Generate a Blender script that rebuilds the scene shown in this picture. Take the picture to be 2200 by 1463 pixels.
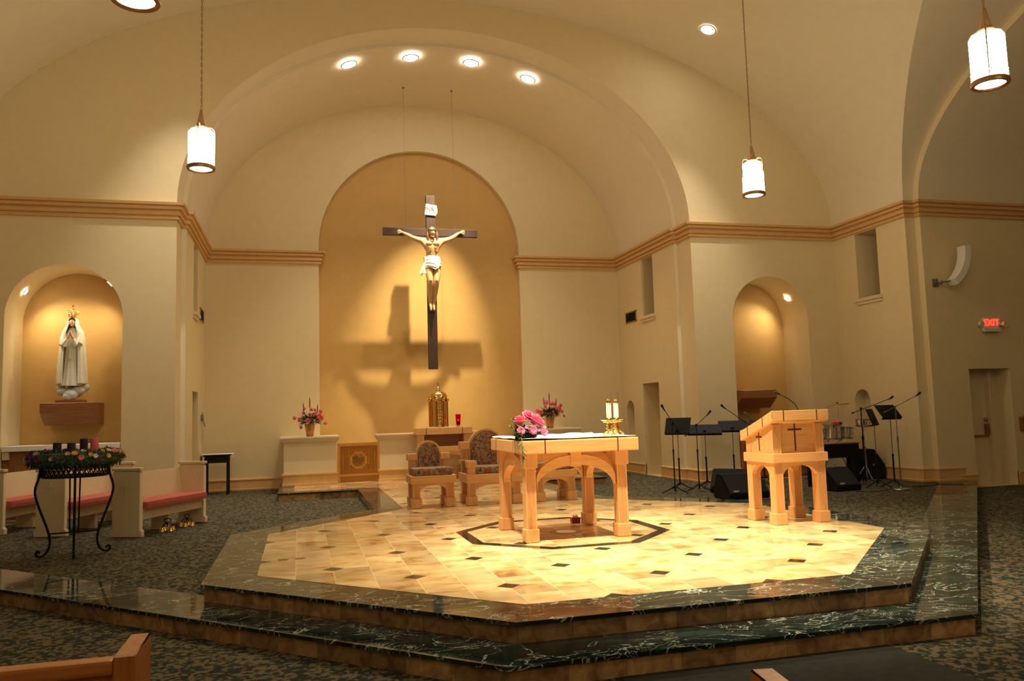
import bpy, bmesh, math, random
from mathutils import Vector, Matrix
from mathutils.geometry import tessellate_polygon
random.seed(7)
for o in list(bpy.data.objects): bpy.data.objects.remove(o)
C = bpy.context.scene.collection
PI = math.pi
# ------------------------------------------------------------------ camera, world, exposure
# heights: 0 = top of the marble dais, -0.16 = choir carpet, -0.32 = nave carpet
F, TILT, ROLL, YAW = 1714.316, 0.0928997, -0.0294222, 0.261785
fw = Vector((math.sin(YAW)*math.cos(TILT), math.cos(YAW)*math.cos(TILT), math.sin(TILT)))
r0 = Vector((math.cos(YAW), -math.sin(YAW), 0)); u0 = r0.cross(fw)
rr = r0*math.cos(ROLL)+u0*math.sin(ROLL); uu = u0*math.cos(ROLL)-r0*math.sin(ROLL)
cam = bpy.data.objects.new('camera', bpy.data.cameras.new('camera')); C.objects.link(cam)
cam.matrix_world = Matrix(((rr.x, uu.x, -fw.x, 0), (rr.y, uu.y, -fw.y, 0), (rr.z, uu.z, -fw.z, 1.5), (0, 0, 0, 1)))
cam.data.sensor_width = 36; cam.data.lens = F/2200*36; cam.data.clip_end = 100; cam.data.clip_start = 0.05
bpy.context.scene.camera = cam
W = bpy.data.worlds.new('world'); bpy.context.scene.world = W; W.use_nodes = True
W.node_tree.nodes['Background'].inputs[0].default_value = (1.0, 0.72, 0.42, 1)
W.node_tree.nodes['Background'].inputs[1].default_value = 0.05
vs = bpy.context.scene.view_settings
bpy.context.scene.display_settings.display_device = 'sRGB'
vs.view_transform = 'Standard'; vs.look = 'None'; vs.gamma = 1; vs.exposure = 1.12; vs.use_curve_mapping = False

def spot(name, loc, aim, power, angle, blend=0.5, size=0.08, col=(1, .83, .55)):
    l = bpy.data.lights.new(name, 'SPOT'); l.energy = power; l.color = col
    l.spot_size = math.radians(angle); l.spot_blend = blend; l.shadow_soft_size = size
    o = bpy.data.objects.new(name, l); C.objects.link(o); o.location = loc
    o.rotation_euler = (Vector(aim)-Vector(loc)).to_track_quat('-Z', 'Y').to_euler()
    return o
WARM = (1, .83, .52)
# flood lamps of the crossing, on the altar dais
spot('crossing_spot', (1.0, 7.0, 10.0), (3.4, 8.4, 0), 3300, 40, 1., .12, WARM)
spot('crossing_spot', (5.4, 7.0, 10.1), (4.3, 8.4, 0), 4000, 40, 1., .12, WARM)
spot('crossing_spot', (0.6, 11.5, 10.1), (5.0, 9.6, 0), 2100, 46, .9, .12, WARM)
spot('crossing_spot', (3.2, 13.4, 10.2), (3.4, 10.6, 0), 1100, 66, .9, .12, WARM)
# lamps of the sanctuary vault
spot('vault_spot', (1.14, 17.87, 9.55), (1.3, 18.4, 0), 420, 80, .9, .08, WARM)
spot('vault_spot', (2.54, 17.88, 9.85), (2.5, 18.4, 0), 420, 80, .9, .08, WARM)
spot('vault_spot', (3.97, 17.95, 9.78), (3.10, 21.1, 3.1), 2300, 37, 1.0, .06, WARM)
spot('vault_spot', (5.36, 17.80, 9.55), (5.2, 18.4, 0), 420, 80, .9, .08, WARM)
# lamps washing the wall beside the sanctuary arch
spot('nave_spot', (8.7, 15.08, 9.66), (8.2, 16.15, 0), 420, 60, 1., .1, (1, .93, .78))
spot('nave_spot', (-2.2, 15.08, 9.66), (-1.9, 16.1, 0), 420, 64, 1., .1, (1, .93, .78))
# niche lamps
spot('niche_spot', (11.60, 17.15, 4.06), (10.4, 17.6, 2.6), 30, 130, .9, .04, WARM)
spot('niche_spot', (-5.02, 17.15, 4.06), (-4.1, 17.55, 2.6), 30, 130, .9, .04, WARM)
spot('niche_spot', (-3.57, 17.15, 4.06), (-4.5, 17.55, 2.6), 18, 130, .9, .04, WARM)

# ------------------------------------------------------------------ materials
def nodes(name, rough=.5, metal=0., spec=None):
    m = bpy.data.materials.new(name); m.use_nodes = True
    nt = m.node_tree; b = nt.nodes['Principled BSDF']
    b.inputs['Roughness'].default_value = rough; b.inputs['Metallic'].default_value = metal
    if spec is not None: b.inputs['Specular IOR Level'].default_value = spec
    return m, nt, b
def N(nt, t, **kw):
    n = nt.nodes.new(t)
    for k, v in kw.items(): setattr(n, k, v)
    return n
def ramp(nt, fac, stops):
    r = N(nt, 'ShaderNodeValToRGB'); nt.links.new(fac, r.inputs[0])
    while len(r.color_ramp.elements) < len(stops): r.color_ramp.elements.new(.5)
    for e, (p, c) in zip(r.color_ramp.elements, stops): e.position = p; e.color = (*c, 1)
    return r.outputs[0]
def math_(nt, op, a, b=None, c=None):
    n = N(nt, 'ShaderNodeMath', operation=op)
    for i, v in enumerate((a, b, c)):
        if v is None: continue
        if isinstance(v, (int, float)): n.inputs[i].default_value = v
        else: nt.links.new(v, n.inputs[i])
    return n.outputs[0]
def mix(nt, fac, a, b):
    n = N(nt, 'ShaderNodeMix', data_type='RGBA')
    if isinstance(fac, (int, float)): n.inputs[0].default_value = fac
    else: nt.links.new(fac, n.inputs[0])
    for i, v in ((6, a), (7, b)):
        if isinstance(v, tuple): n.inputs[i].default_value = (*v, 1)
        else: nt.links.new(v, n.inputs[i])
    return n.outputs[2]
def noise(nt, scale, detail=3, vec=None, dist=0.):
    n = N(nt, 'ShaderNodeTexNoise'); n.inputs['Scale'].default_value = scale; n.inputs['Detail'].default_value = detail
    n.inputs['Distortion'].default_value = dist
    if vec is None: vec = N(nt, 'ShaderNodeTexCoord').outputs['Object']
    nt.links.new(vec, n.inputs['Vector']); return n.outputs['Fac']
def bump(nt, b, h, s=.2, d=.01):
    n = N(nt, 'ShaderNodeBump'); n.inputs['Strength'].default_value = s; n.inputs['Distance'].default_value = d
    nt.links.new(h, n.inputs['Height']); nt.links.new(n.outputs[0], b.inputs['Normal'])
def plain(name, col, rough=.5, metal=0., var=.08, scale=20, bs=0., spec=None):
    m, nt, b = nodes(name, rough, metal, spec)
    f = noise(nt, scale)
    nt.links.new(ramp(nt, f, [(.3, tuple(c*(1-var) for c in col)), (.7, tuple(min(1, c*(1+var)) for c in col))]), b.inputs['Base Color'])
    if bs: bump(nt, b, noise(nt, scale*4), bs, .004)
    return m
def emit(name, col, s):
    m, nt, b = nodes(name, .4)
    b.inputs['Base Color'].default_value = (*col, 1); b.inputs['Emission Color'].default_value = (*col, 1)
    b.inputs['Emission Strength'].default_value = s; return m
def stretch(nt, sx, sy, sz):
    t = N(nt, 'ShaderNodeTexCoord'); mp = N(nt, 'ShaderNodeMapping'); mp.inputs['Scale'].default_value = (sx, sy, sz)
    nt.links.new(t.outputs['Object'], mp.inputs[0]); return mp.outputs[0]
def wood(name, a, b_, axis=2, rough=.35, k=1.):
    m, nt, b = nodes(name, rough)
    s = [22*k, 22*k, 22*k]; s[axis] = 1.6*k
    f = noise(nt, 1.5, 5, stretch(nt, *s), .6)
    nt.links.new(ramp(nt, f, [(.3, a), (.7, b_)]), b.inputs['Base Color']); return m
M = {}
M['wall'] = plain('wall_paint', (.77, .64, .40), .75, var=.02, scale=6, bs=.06, spec=.2)
M['vault'] = plain('vault_paint', (.80, .71, .54), .8, var=.02, scale=5, bs=.06, spec=.2)
M['ochre'] = plain('ochre_paint', (.61, .385, .14), .75, var=.03, scale=5, bs=.06, spec=.2)
M['trim'] = plain('trim_paint', (.70, .42, .17), .5, var=.04, scale=9)
M['cream'] = plain('cream_paint', (.76, .62, .41), .45, var=.03)
M['maple'] = wood('maple_wood', (.66, .33, .135), (.76, .43, .19), 2, .35)
M['maple_h'] = wood('maple_wood_lengthwise', (.66, .34, .135), (.77, .45, .20), 0, .35)
M['oak'] = wood('dark_oak', (.24, .09, .03), (.34, .14, .05), 0, .4)
M['pewwood'] = wood('red_oak', (.46, .14, .03), (.62, .24, .055), 0, .3)
M['pewwood_v'] = wood('red_oak_upright', (.46, .14, .03), (.62, .24, .055), 2, .3)
M['crosswood'] = wood('cross_wood', (.022, .009, .006), (.055, .022, .014), 2, .55)
M['crosswood_h'] = wood('cross_beam_wood', (.022, .009, .006), (.055, .022, .014), 0, .55)
M['inlay'] = plain('dark_inlay', (.10, .02, .015), .4)
M['black'] = plain('black_metal', (.008, .008, .009), .6, spec=.2)
M['blackmat'] = plain('black_grille', (.008, .008, .009), .9, bs=.3, scale=60)
M['steel'] = plain('dull_steel', (.30, .29, .28), .3, .9)
M['chrome'] = plain('chrome', (.75, .75, .78), .08, 1.)
M['gold'] = plain('polished_gold', (.95, .62, .22), .16, 1., var=.05)
M['brass'] = plain('satin_brass', (.82, .58, .20), .25, 1., var=.06)
M['darkbrass'] = plain('engraved_brass', (.42, .18, .05), .35, .8)
M['bronze'] = plain('aged_bronze', (.42, .25, .11), .4, .7)
M['white'] = plain('white_linen', (.88, .86, .80), .8, var=.02)
M['wax'] = plain('white_wax', (.92, .90, .84), .5, var=.02)
M['plastic'] = plain('white_plastic', (.72, .70, .66), .5, var=.02)
M['skin'] = plain('painted_flesh', (.60, .36, .17), .45, var=.06, scale=9)
M['face'] = plain('painted_face', (.74, .45, .29), .5, var=.04)
M['hair'] = plain('painted_hair', (.12, .05, .02), .6)
M['robe'] = plain('painted_robe', (.80, .78, .68), .6, var=.04)
M['cloud'] = plain('painted_cloud', (.62, .64, .66), .6, var=.08, scale=6)
M['salmon'] = plain('salmon_fabric', (.55, .13, .09), .85, var=.12, scale=30)
M['leaf'] = plain('leaf', (.05, .10, .035), .6, var=.35, scale=8)
M['leafpale'] = plain('pale_leaf', (.28, .32, .12), .6, var=.3)
M['pink'] = plain('pink_petal', (.80, .20, .30), .6, var=.2, scale=12)
M['hotpink'] = plain('carnation_petal', (.85, .12, .28), .6, var=.3, scale=25)
M['coral'] = plain('coral_petal', (.80, .14, .10), .6, var=.15)
M['yellow'] = plain('yellow_petal', (.80, .45, .02), .6, var=.1)
M['purple'] = plain('purple_petal', (.15, .02, .14), .6, var=.2)
M['lilac'] = plain('lilac_petal', (.40, .18, .55), .6, var=.15)
M['palepink'] = plain('pale_pink_petal', (.62, .36, .36), .6, var=.15)
M['plum'] = plain('plum_spike', (.25, .03, .05), .7, var=.2)
M['purplewax'] = plain('purple_wax', (.03, .012, .05), .5)
M['pinkwax'] = plain('rose_wax', (.80, .16, .18), .5)
M['vase'] = plain('copper_vase', (.55, .25, .07), .3, .5)
M['redplastic'] = plain('red_drum_key_case', (.75, .02, .01), .4)
M['redbox'] = plain('dark_red_box', (.22, .01, .01), .35)
M['mat'] = plain('dark_aisle_carpet', (.022, .026, .022), .95, var=.25, scale=14, bs=.3)
M['darkglass'] = plain('night_glass', (.01, .012, .012), .1)
M['glow'] = emit('lit_shade', (1, .86, .58), 18)
M['lamp'] = emit('lamp_lens', (1, .95, .85), 30)
M['exitred'] = emit('exit_letters', (1, .02, .01), 3)
M['flame'] = emit('votive_flame', (1, .05, .03), 14)
def glassmat(name, col, rough=.02, alpha=None):
    m, nt, b = nodes(name, rough); b.inputs['Base Color'].default_value = (*col, 1)
    b.inputs['Transmission Weight'].default_value = 1; b.inputs['IOR'].default_value = 1.2; return m
M['glass'] = glassmat('clear_glass', (1, 1, 1)); M['redglass'] = glassmat('ruby_glass', (.7, .01, .01), .1)

def carpet():
    m, nt, b = nodes('patterned_carpet', .95, spec=.1)
    v = N(nt, 'ShaderNodeTexVoronoi', feature='SMOOTH_F1'); v.inputs['Scale'].default_value = 22
    tc = N(nt, 'ShaderNodeTexCoord').outputs['Object']
    nz = noise(nt, 14, 4, tc, 1.2)
    nt.links.new(tc, v.inputs['Vector'])
    f = math_(nt, 'ADD', math_(nt, 'MULTIPLY', nz, 1.1), math_(nt, 'MULTIPLY', v.outputs['Distance'], .55))
    col = ramp(nt, f, [(.70, (.19, .15, .095)), (.77, (.14, .112, .07)), (.81, (.022, .036, .03)), (.97, (.013, .025, .022))])
    sp = noise(nt, 120, 2, tc)
    col2 = mix(nt, math_(nt, 'MULTIPLY', sp, .5), col, (.075, .066, .045))
    nt.links.new(col2, b.inputs['Base Color']); bump(nt, b, sp, .4, .004); return m
M['carpet'] = carpet()
def green_marble():
    m, nt, b = nodes('green_marble', .07, spec=.4)
    tc = N(nt, 'ShaderNodeTexCoord').outputs['Object']
    w = N(nt, 'ShaderNodeMapping'); nt.links.new(tc, w.inputs[0]); w.inputs['Rotation'].default_value = (0, 0, .5); w.inputs['Scale'].default_value = (1, 2.0, 1)
    base = ramp(nt, noise(nt, 1.6, 5, w.outputs[0], .8), [(.3, (.006, .011, .011)), (.55, (.014, .027, .026)), (.75, (.045, .072, .066))])
    nz = noise(nt, 1.5, 5, w.outputs[0], 1.8)
    vein = math_(nt, 'ABSOLUTE', math_(nt, 'SUBTRACT', nz, .5))
    vm = math_(nt, 'LESS_THAN', vein, .006)
    nz2 = noise(nt, 3.2, 5, w.outputs[0], 2.4)
    vm2 = math_(nt, 'LESS_THAN', math_(nt, 'ABSOLUTE', math_(nt, 'SUBTRACT', nz2, .53)), .009)
    gate = math_(nt, 'GREATER_THAN', noise(nt, 1.7, 2, tc), .53)
    vv = math_(nt, 'MAXIMUM', vm, math_(nt, 'MULTIPLY', vm2, gate))
    vv = math_(nt, 'MULTIPLY', vv, math_(nt, 'MULTIPLY_ADD', noise(nt, 4, 3, tc), 1.6, -.2))
    nt.links.new(mix(nt, vv, base, (.62, .68, .60)), b.inputs['Base Color']); return m
M['gmarble'] = green_marble()
M['blackmarble'] = plain('black_marble', (.012, .015, .014), .07, var=.5, scale=3)
CX, CY, A8, B8 = 3.226, 9.89, 3.633, 1.27
def tiles():
    m, nt, b = nodes('cream_marble_tile', .10, spec=.5)
    tc = N(nt, 'ShaderNodeTexCoord').outputs['Object']
    s = N(nt, 'ShaderNodeSeparateXYZ'); nt.links.new(tc, s.inputs[0])
    p = A8*.1
    u = math_(nt, 'DIVIDE', math_(nt, 'SUBTRACT', s.outputs[0], CX), p); v = math_(nt, 'DIVIDE', math_(nt, 'SUBTRACT', s.outputs[1], CY), p)
    v0 = v; v = math_(nt, 'ADD', v, math_(nt, 'MULTIPLY', math_(nt, 'MODULO', math_(nt, 'ABSOLUTE', math_(nt, 'FLOOR', u)), 2.), .5))
    cmb = N(nt, 'ShaderNodeCombineXYZ')
    nt.links.new(math_(nt, 'FLOOR', u), cmb.inputs[0]); nt.links.new(math_(nt, 'FLOOR', v), cmb.inputs[1])
    wn = N(nt, 'ShaderNodeTexWhiteNoise', noise_dimensions='2D'); nt.links.new(cmb.outputs[0], wn.inputs[0])
    # every tile is cut from another part of the block
    off = N(nt, 'ShaderNodeVectorMath', operation='MULTIPLY_ADD')
    nt.links.new(wn.outputs['Color'], off.inputs[0]); off.inputs[1].default_value = (30, 30, 0); nt.links.new(tc, off.inputs[2])
    mp = N(nt, 'ShaderNodeMapping'); mp.inputs['Scale'].default_value = (1.8, 2.3, 1); nt.links.new(off.outputs[0], mp.inputs[0])
    cl = noise(nt, 1.5, 7, mp.outputs[0], .6)
    c1 = ramp(nt, cl, [(.27, (.34, .18, .07)), (.38, (.58, .35, .15)), (.50, (.70, .50, .27)), (.7, (.77, .61, .37))])
    tone = math_(nt, 'MULTIPLY_ADD', wn.outputs['Value'], .5, .62)
    hsv = N(nt, 'ShaderNodeHueSaturation'); nt.links.new(c1, hsv.inputs['Color']); nt.links.new(tone, hsv.inputs['Value'])
    fu = math_(nt, 'ABSOLUTE', math_(nt, 'SUBTRACT', math_(nt, 'FRACT', u), .5)); fv = math_(nt, 'ABSOLUTE', math_(nt, 'SUBTRACT', math_(nt, 'FRACT', v), .5))
    g = math_(nt, 'GREATER_THAN', math_(nt, 'MAXIMUM', fu, math_(nt, 'SUBTRACT', fv, .005)), .490)
    c2 = mix(nt, g, hsv.outputs[0], (.78, .60, .42))
    # dark square insets on the diagonal lattice
    U = math_(nt, 'MULTIPLY', u, .5); V = math_(nt, 'MULTIPLY', v0, .5)
    S = math_(nt, 'MULTIPLY', math_(nt, 'ADD', U, V), .5); T = math_(nt, 'MULTIPLY', math_(nt, 'SUBTRACT', U, V), .5)
    fs = math_(nt, 'ABSOLUTE', math_(nt, 'SUBTRACT', S, math_(nt, 'ROUND', S))); ft = math_(nt, 'ABSOLUTE', math_(nt, 'SUBTRACT', T, math_(nt, 'ROUND', T)))
    dm = math_(nt, 'LESS_THAN', math_(nt, 'MAXIMUM', fs, ft), .076)
    far = math_(nt, 'GREATER_THAN', math_(nt, 'ADD', math_(nt, 'ABSOLUTE', U), math_(nt, 'ABSOLUTE', V)), 1.0)
    c3 = mix(nt, math_(nt, 'MULTIPLY', dm, far), c2, (.012, .016, .014))
    nt.links.new(c3, b.inputs['Base Color']); return m
M['tile'] = tiles()
def riser_mat():
    m, nt, b = nodes('brown_stone_tile', .22)
    a = N(nt, 'ShaderNodeAttribute', attribute_name='tone')
    f = noise(nt, 7, 6, None, 1.)
    c = ramp(nt, f, [(.3, (.26, .13, .055)), (.5, (.46, .27, .12)), (.7, (.60, .40, .20))])
    h = N(nt, 'ShaderNodeHueSaturation'); nt.links.new(c, h.inputs['Color']); nt.links.new(a.outputs['Fac'], h.inputs['Value'])
    nt.links.new(h.outputs[0], b.inputs['Base Color']); return m
M['riser'] = riser_mat()
def tapestry():
    m, nt, b = nodes('swirled_upholstery', .9)
    tc = N(nt, 'ShaderNodeTexCoord').outputs['Object']
    base = ramp(nt, noise(nt, 7, 3, tc, 1.5), [(.35, (.20, .125, .07)), (.6, (.36, .25, .15))])
    r = math_(nt, 'GREATER_THAN', noise(nt, 11, 2, tc, 2.5), .58)
    c = mix(nt, r, base, (.36, .06, .02))
    l = math_(nt, 'LESS_THAN', math_(nt, 'ABSOLUTE', math_(nt, 'SUBTRACT', noise(nt, 6, 2, tc, 3.), .5)), .022)
    c = mix(nt, l, c, (.05, .04, .06))
    nt.links.new(c, b.inputs['Base Color']); return m
M['tapestry'] = tapestry()

# ------------------------------------------------------------------ mesh helpers
def bm_box(bm, x0, x1, y0, y1, z0, z1, bev=0., T=None):
    r = bmesh.ops.create_cube(bm, size=1)['verts']
    for v in r: v.co = Vector(((x0+x1)/2+v.co.x*(x1-x0), (y0+y1)/2+v.co.y*(y1-y0), (z0+z1)/2+v.co.z*(z1-z0)))
    if bev:
        es = list({e for v in r for e in v.link_edges})
        res = bmesh.ops.bevel(bm, geom=es, offset=bev, segments=2, affect='EDGES', profile=.7)
        r = [v for v in set(v for f in res['faces'] for v in f.verts) | set(v for v in r if v.is_valid)]
    if T is not None:
        for v in r: v.co = T @ v.co
    return r
def bm_prism(bm, poly, d, T=Matrix.Identity(4)):
    """poly in local xy, extruded by d along local z, then transformed by T"""
    lo = [bm.verts.new(T @ Vector((x, y, 0))) for x, y in poly]; hi = [bm.verts.new(T @ Vector((x, y, d))) for x, y in poly]
    n = len(poly)
    for i in range(n): bm.faces.new((lo[i], lo[(i+1) % n], hi[(i+1) % n], hi[i]))
    tri = tessellate_polygon([[Vector((x, y, 0)) for x, y in poly]])
    for t in tri:
        bm.faces.new([lo[i] for i in t]); bm.faces.new([hi[i] for i in reversed(t)])
def XZ(y): # local (x,y,z)->(x, y0+z, y): polygon drawn in x,z ; extrudes to +y
    return Matrix(((1, 0, 0, 0), (0, 0, 1, y), (0, 1, 0, 0), (0, 0, 0, 1)))
def YZ(x): # polygon drawn in y,z ; extrudes to +x
    return Matrix(((0, 0, 1, x), (1, 0, 0, 0), (0, 1, 0, 0), (0, 0, 0, 1)))
def bm_lathe(bm, prof, seg=24, loc=(0, 0, 0), T=None, cap=True):
    rings = []
    for r, z in prof:
        rings.append([bm.verts.new((loc[0]+r*math.cos(2*PI*i/seg), loc[1]+r*math.sin(2*PI*i/seg), loc[2]+z)) for i in range(seg)])
    for a, b in zip(rings, rings[1:]):
        for i in range(seg): bm.faces.new((a[i], a[(i+1) % seg], b[(i+1) % seg], b[i]))
    if cap: bm.faces.new(list(reversed(rings[0]))); bm.faces.new(rings[-1])
    if T is not None:
        for rg in rings:
            for v in rg: v.co = T @ v.co
def bm_tube(bm, pts, r, seg=8, closed=False):
    pts = [Vector(p) for p in pts]; n = len(pts); rad = r if isinstance(r, (list, tuple)) else [r]*n
    prev = None; rings = []
    for i, p in enumerate(pts):
        if closed: t = (pts[(i+1) % n]-pts[i-1])
        else: t = pts[min(i+1, n-1)]-pts[max(i-1, 0)]
        t.normalize()
        if prev is None:
            a = t.orthogonal().normalized()
        else:
            a = prev - t*prev.dot(t)
            a = a.normalized() if a.length > 1e-6 else t.orthogonal().normalized()
        prev = a; b = t.cross(a)
        rings.append([bm.verts.new(p+(a*math.cos(2*PI*k/seg)+b*math.sin(2*PI*k/seg))*rad[i]) for k in range(seg)])
    m = n if closed else n-1
    for i in range(m):
        a, b = rings[i], rings[(i+1) % n]
        for k in range(seg): bm.faces.new((a[k], a[(k+1) % seg], b[(k+1) % seg], b[k]))
    if not closed: bm.faces.new(list(reversed(rings[0]))); bm.faces.new(rings[-1])
def bm_ball(bm, c, r, seg=12, sc=(1, 1, 1), R=None):
    vs_ = bmesh.ops.create_uvsphere(bm, u_segments=seg, v_segments=max(6, seg//2+2), radius=1)['verts']
    for v in vs_:
        q = Vector((v.co.x*r*sc[0], v.co.y*r*sc[1], v.co.z*r*sc[2]))
        if R is not None: q = R @ q
        v.co = q+Vector(c)
    return vs_
def bm_loft(bm, rings, closed=True):
    R = [[bm.verts.new(p) for p in ring] for ring in rings]; n = len(R[0])
    for a, b in zip(R, R[1:]):
        for i in range(n if closed else n-1): bm.faces.new((a[i], a[(i+1) % n], b[(i+1) % n], b[i]))
    return R
def obj(name, bm, mat, parent=None, smooth=False, loc=None, recalc=True):
    if recalc: bmesh.ops.recalc_face_normals(bm, faces=bm.faces)
    me = bpy.data.meshes.new(name); bm.to_mesh(me); bm.free()
    mats = mat if isinstance(mat, (list, tuple)) else [mat]
    for m in mats: me.materials.append(M[m])
    if smooth:
        for p in me.polygons: p.use_smooth = True
        try: me.set_sharp_from_angle(angle=math.radians(smooth if not isinstance(smooth, bool) else 40))
        except Exception: pass
    o = bpy.data.objects.new(name, me); C.objects.link(o)
    if parent is not None: o.parent = parent
    if loc is not None: o.location = loc
    return o
def nb(): return bmesh.new()
def thing(name, label, cat, loc=(0, 0, 0), rz=0, group=None):
    o = bpy.data.objects.new(name, None); C.objects.link(o); o.location = loc; o.rotation_euler = (0, 0, rz)
    o.empty_display_size = .1
    o['label'] = label; o['category'] = cat
    if group: o['group'] = group
    return o
def tag(o, label, cat, group=None):
    o['label'] = label; o['category'] = cat
    if group: o['group'] = group
    return o
def struct(name, bm, mat, smooth=False):
    o = obj(name, bm, mat, None, smooth); o['kind'] = 'structure'; return o
def dup(root, loc, rz, label, group=None):
    r = root.copy(); C.objects.link(r); r.location = loc; r.rotation_euler = (0, 0, rz); r['label'] = label
    if group: r['group'] = group
    def rec(src, dst):
        for ch in list(src.children):
            c = ch.copy(); C.objects.link(c); c.parent = dst; rec(ch, c)
    rec(root, r); return r
def cbox(name, parent, mat, x0, x1, y0, y1, z0, z1, bev=0.):
    bm = nb(); bm_box(bm, x0, x1, y0, y1, z0, z1, bev); return obj(name, bm, mat, parent)

# ------------------------------------------------------------------ room constants
cA = 3.26
YF, YB, YS = 16.65, 20.95, 17.35           # front wall, back wall, step in the sanctuary sides
HF, BF, HR, BR = 5.59, 4.16, 5.50, 4.09    # sanctuary vault half widths / rises
ZS = 5.85                                  # springing height
cN, HN, BN = 3.226, 9.48, 4.85             # nave vault
XR, XL = cN+HN, cN-HN
YT, TC, TA, TB = 14.22, 5.22, 9.0, 3.9     # transept vault: wall, centre, half width, rise
XP = XR+.26                                # edge of the pier
Y2 = 14.07                                 # outer transept wall
ZC, ZN = -.16, -.32
def wall_poly(name, outer, holes, T, mat, jambs=None):
    """flat wall drawn in 2D with holes; T maps (a,b,depth)"""
    bm = nb(); loops = [outer]+holes
    vl = []; flat = []
    for lp in loops:
        for a, b in lp: v = bm.verts.new(T @ Vector((a, b, 0))); flat.append(v)
    for t in tessellate_polygon([[Vector((a, b, 0)) for a, b in lp] for lp in loops]):
        try: bm.faces.new([flat[i] for i in t])
        except ValueError: pass
    bmesh.ops.dissolve_limit(bm, angle_limit=.001, verts=bm.verts, edges=bm.edges) if False else None
    return struct(name, bm, mat)
def reveal(name, loop, depth, T, mat, backmat=None, backname=None, open_bottom=False):
    bm = nb(); a = [bm.verts.new(T @ Vector((x, y, 0))) for x, y in loop]; b = [bm.verts.new(T @ Vector((x, y, depth))) for x, y in loop]
    n = len(loop)
    for i in range(n):
        bm.faces.new((a[i], a[(i+1) % n], b[(i+1) % n], b[i]))
    struct(name, bm, mat, smooth=30)
    bm = nb(); vv = [bm.verts.new(T @ Vector((x, y, depth))) for x, y in loop]
    for t in tessellate_polygon([[Vector((x, y, 0)) for x, y in loop]]): bm.faces.new([vv[i] for i in t])
    struct(backname or name+'_back', bm, backmat or mat)
def arch(x0, x1, z0, zs, n=24):
    c = (x0+x1)/2; r = (x1-x0)/2
    return [(x0, z0), (x1, z0)]+[(c+r*math.cos(PI*i/n), zs+r*math.sin(PI*i/n)) for i in range(n+1)]
def rect(x0, x1, z0, z1): return [(x0, z0), (x1, z0), (x1, z1), (x0, z1)]
def ell(c, h, b, n=64, a0=0, a1=PI):  # from right springing to left
    return [(c+h*math.cos(a0+(a1-a0)*i/n), ZS+b*math.sin(a0+(a1-a0)*i/n)) for i in range(n+1)]
# front wall (either side of and above the sanctuary arch)
nichR = arch(9.84, 11.87, ZC, 3.60); nichL = arch(-5.30, -3.28, ZC, 3.60)
outer = [(XL, ZC), (cA-HF, ZC)]+list(reversed(ell(cA, HF, BF)))+[(cA+HF, ZC), (XR, ZC)]+ell(cN, HN, BN)
# the niches reach the floor, so they are cut into the outline itself
def with_niche(n): return [(n[0][0], n[0][1])]+list(reversed(n[2:]))+[(n[1][0], n[1][1])]
outer = [(XL, ZC)]+with_niche(nichL)+[(cA-HF, ZC)]+list(reversed(ell(cA, HF, BF)))+[(cA+HF, ZC)]+with_niche(nichR)+[(XR, ZC)]+ell(cN, HN, BN)
wall_poly('wall_front', outer, [], XZ(YF), 'wall')
reveal('wall_niche_right', nichR, 1.05, XZ(YF), 'wall', 'ochre', 'wall_niche_right_back')
reveal('wall_niche_left', nichL, 1.05, XZ(YF), 'wall', 'ochre', 'wall_niche_left_back')
# sanctuary side walls, step, vault
def strip(name, prof, y0, y1, mat, ny=1):
    bm = nb(); bm_loft(bm, [[Vector((x, y0+(y1-y0)*k/ny, z)) for x, z in prof] for k in range(ny+1)], closed=False); return struct(name, bm, mat, 25)
strip('ceiling_sanctuary_front', ell(cA, HF, BF), YF, YS, 'vault')
strip('ceiling_sanctuary', ell(cA, HR, BR), YS, YB, 'vault')
outer = [(cA-HF, ZC), (cA-HR, ZC)]+list(reversed(ell(cA, HR, BR)))+[(cA+HR, ZC), (cA+HF, ZC)]+ell(cA, HF, BF)
wall_poly('wall_sanctuary_step', outer, [], XZ(YS), 'vault')
for s, nm in ((1, 'right'), (-1, 'left')):
    bm = nb(); x = cA+s*HF
    vv = [bm.verts.new(p) for p in ((x, YF, ZC), (x, YS, ZC), (x, YS, ZS), (x, YF, ZS))]; bm.faces.new(vv); struct('wall_sanctuary_pier_'+nm, bm, 'wall')
    x = cA+s*HR
    win = rect(18.58, 19.28, 3.97, 5.5); door = rect(18.52, 19.5, ZC+.001, 2.22); nic = arch(20.12, 20.62, .8, 1.55, 12)
    T = YZ(x) if s > 0 else YZ(x) @ Matrix.Scale(-1, 4, (0, 0, 1))
    wall_poly('wall_sanctuary_'+nm, rect(YS, YB, ZC, ZS), [win, door, nic], T, 'wall')
    reveal('window_%d' % (1 if s > 0 else 2), win, .5, T, 'wall', 'darkglass', 'window_%d_pane' % (1 if s > 0 else 2))
    reveal('door_%d' % (1 if s > 0 else 2), door, .45, T, 'wall', 'cream', 'door_%d_leaf' % (1 if s > 0 else 2))
    reveal('wall_small_niche_'+nm, nic, .25, T, 'wall')
    # window sill
    bm = nb(); xs = (x-.07, x+.1) if s > 0 else (x-.1, x+.07)
    bm_box(bm, *xs, 18.5, 19.36, 3.89, 3.97, .012); bm_box(bm, *((x-.04, x+.02) if s > 0 else (x-.02, x+.04)), 18.53, 19.33, 3.82, 3.89, .01)
    struct('trim_%d' % (1 if s > 0 else 2), bm, 'cream')
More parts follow.
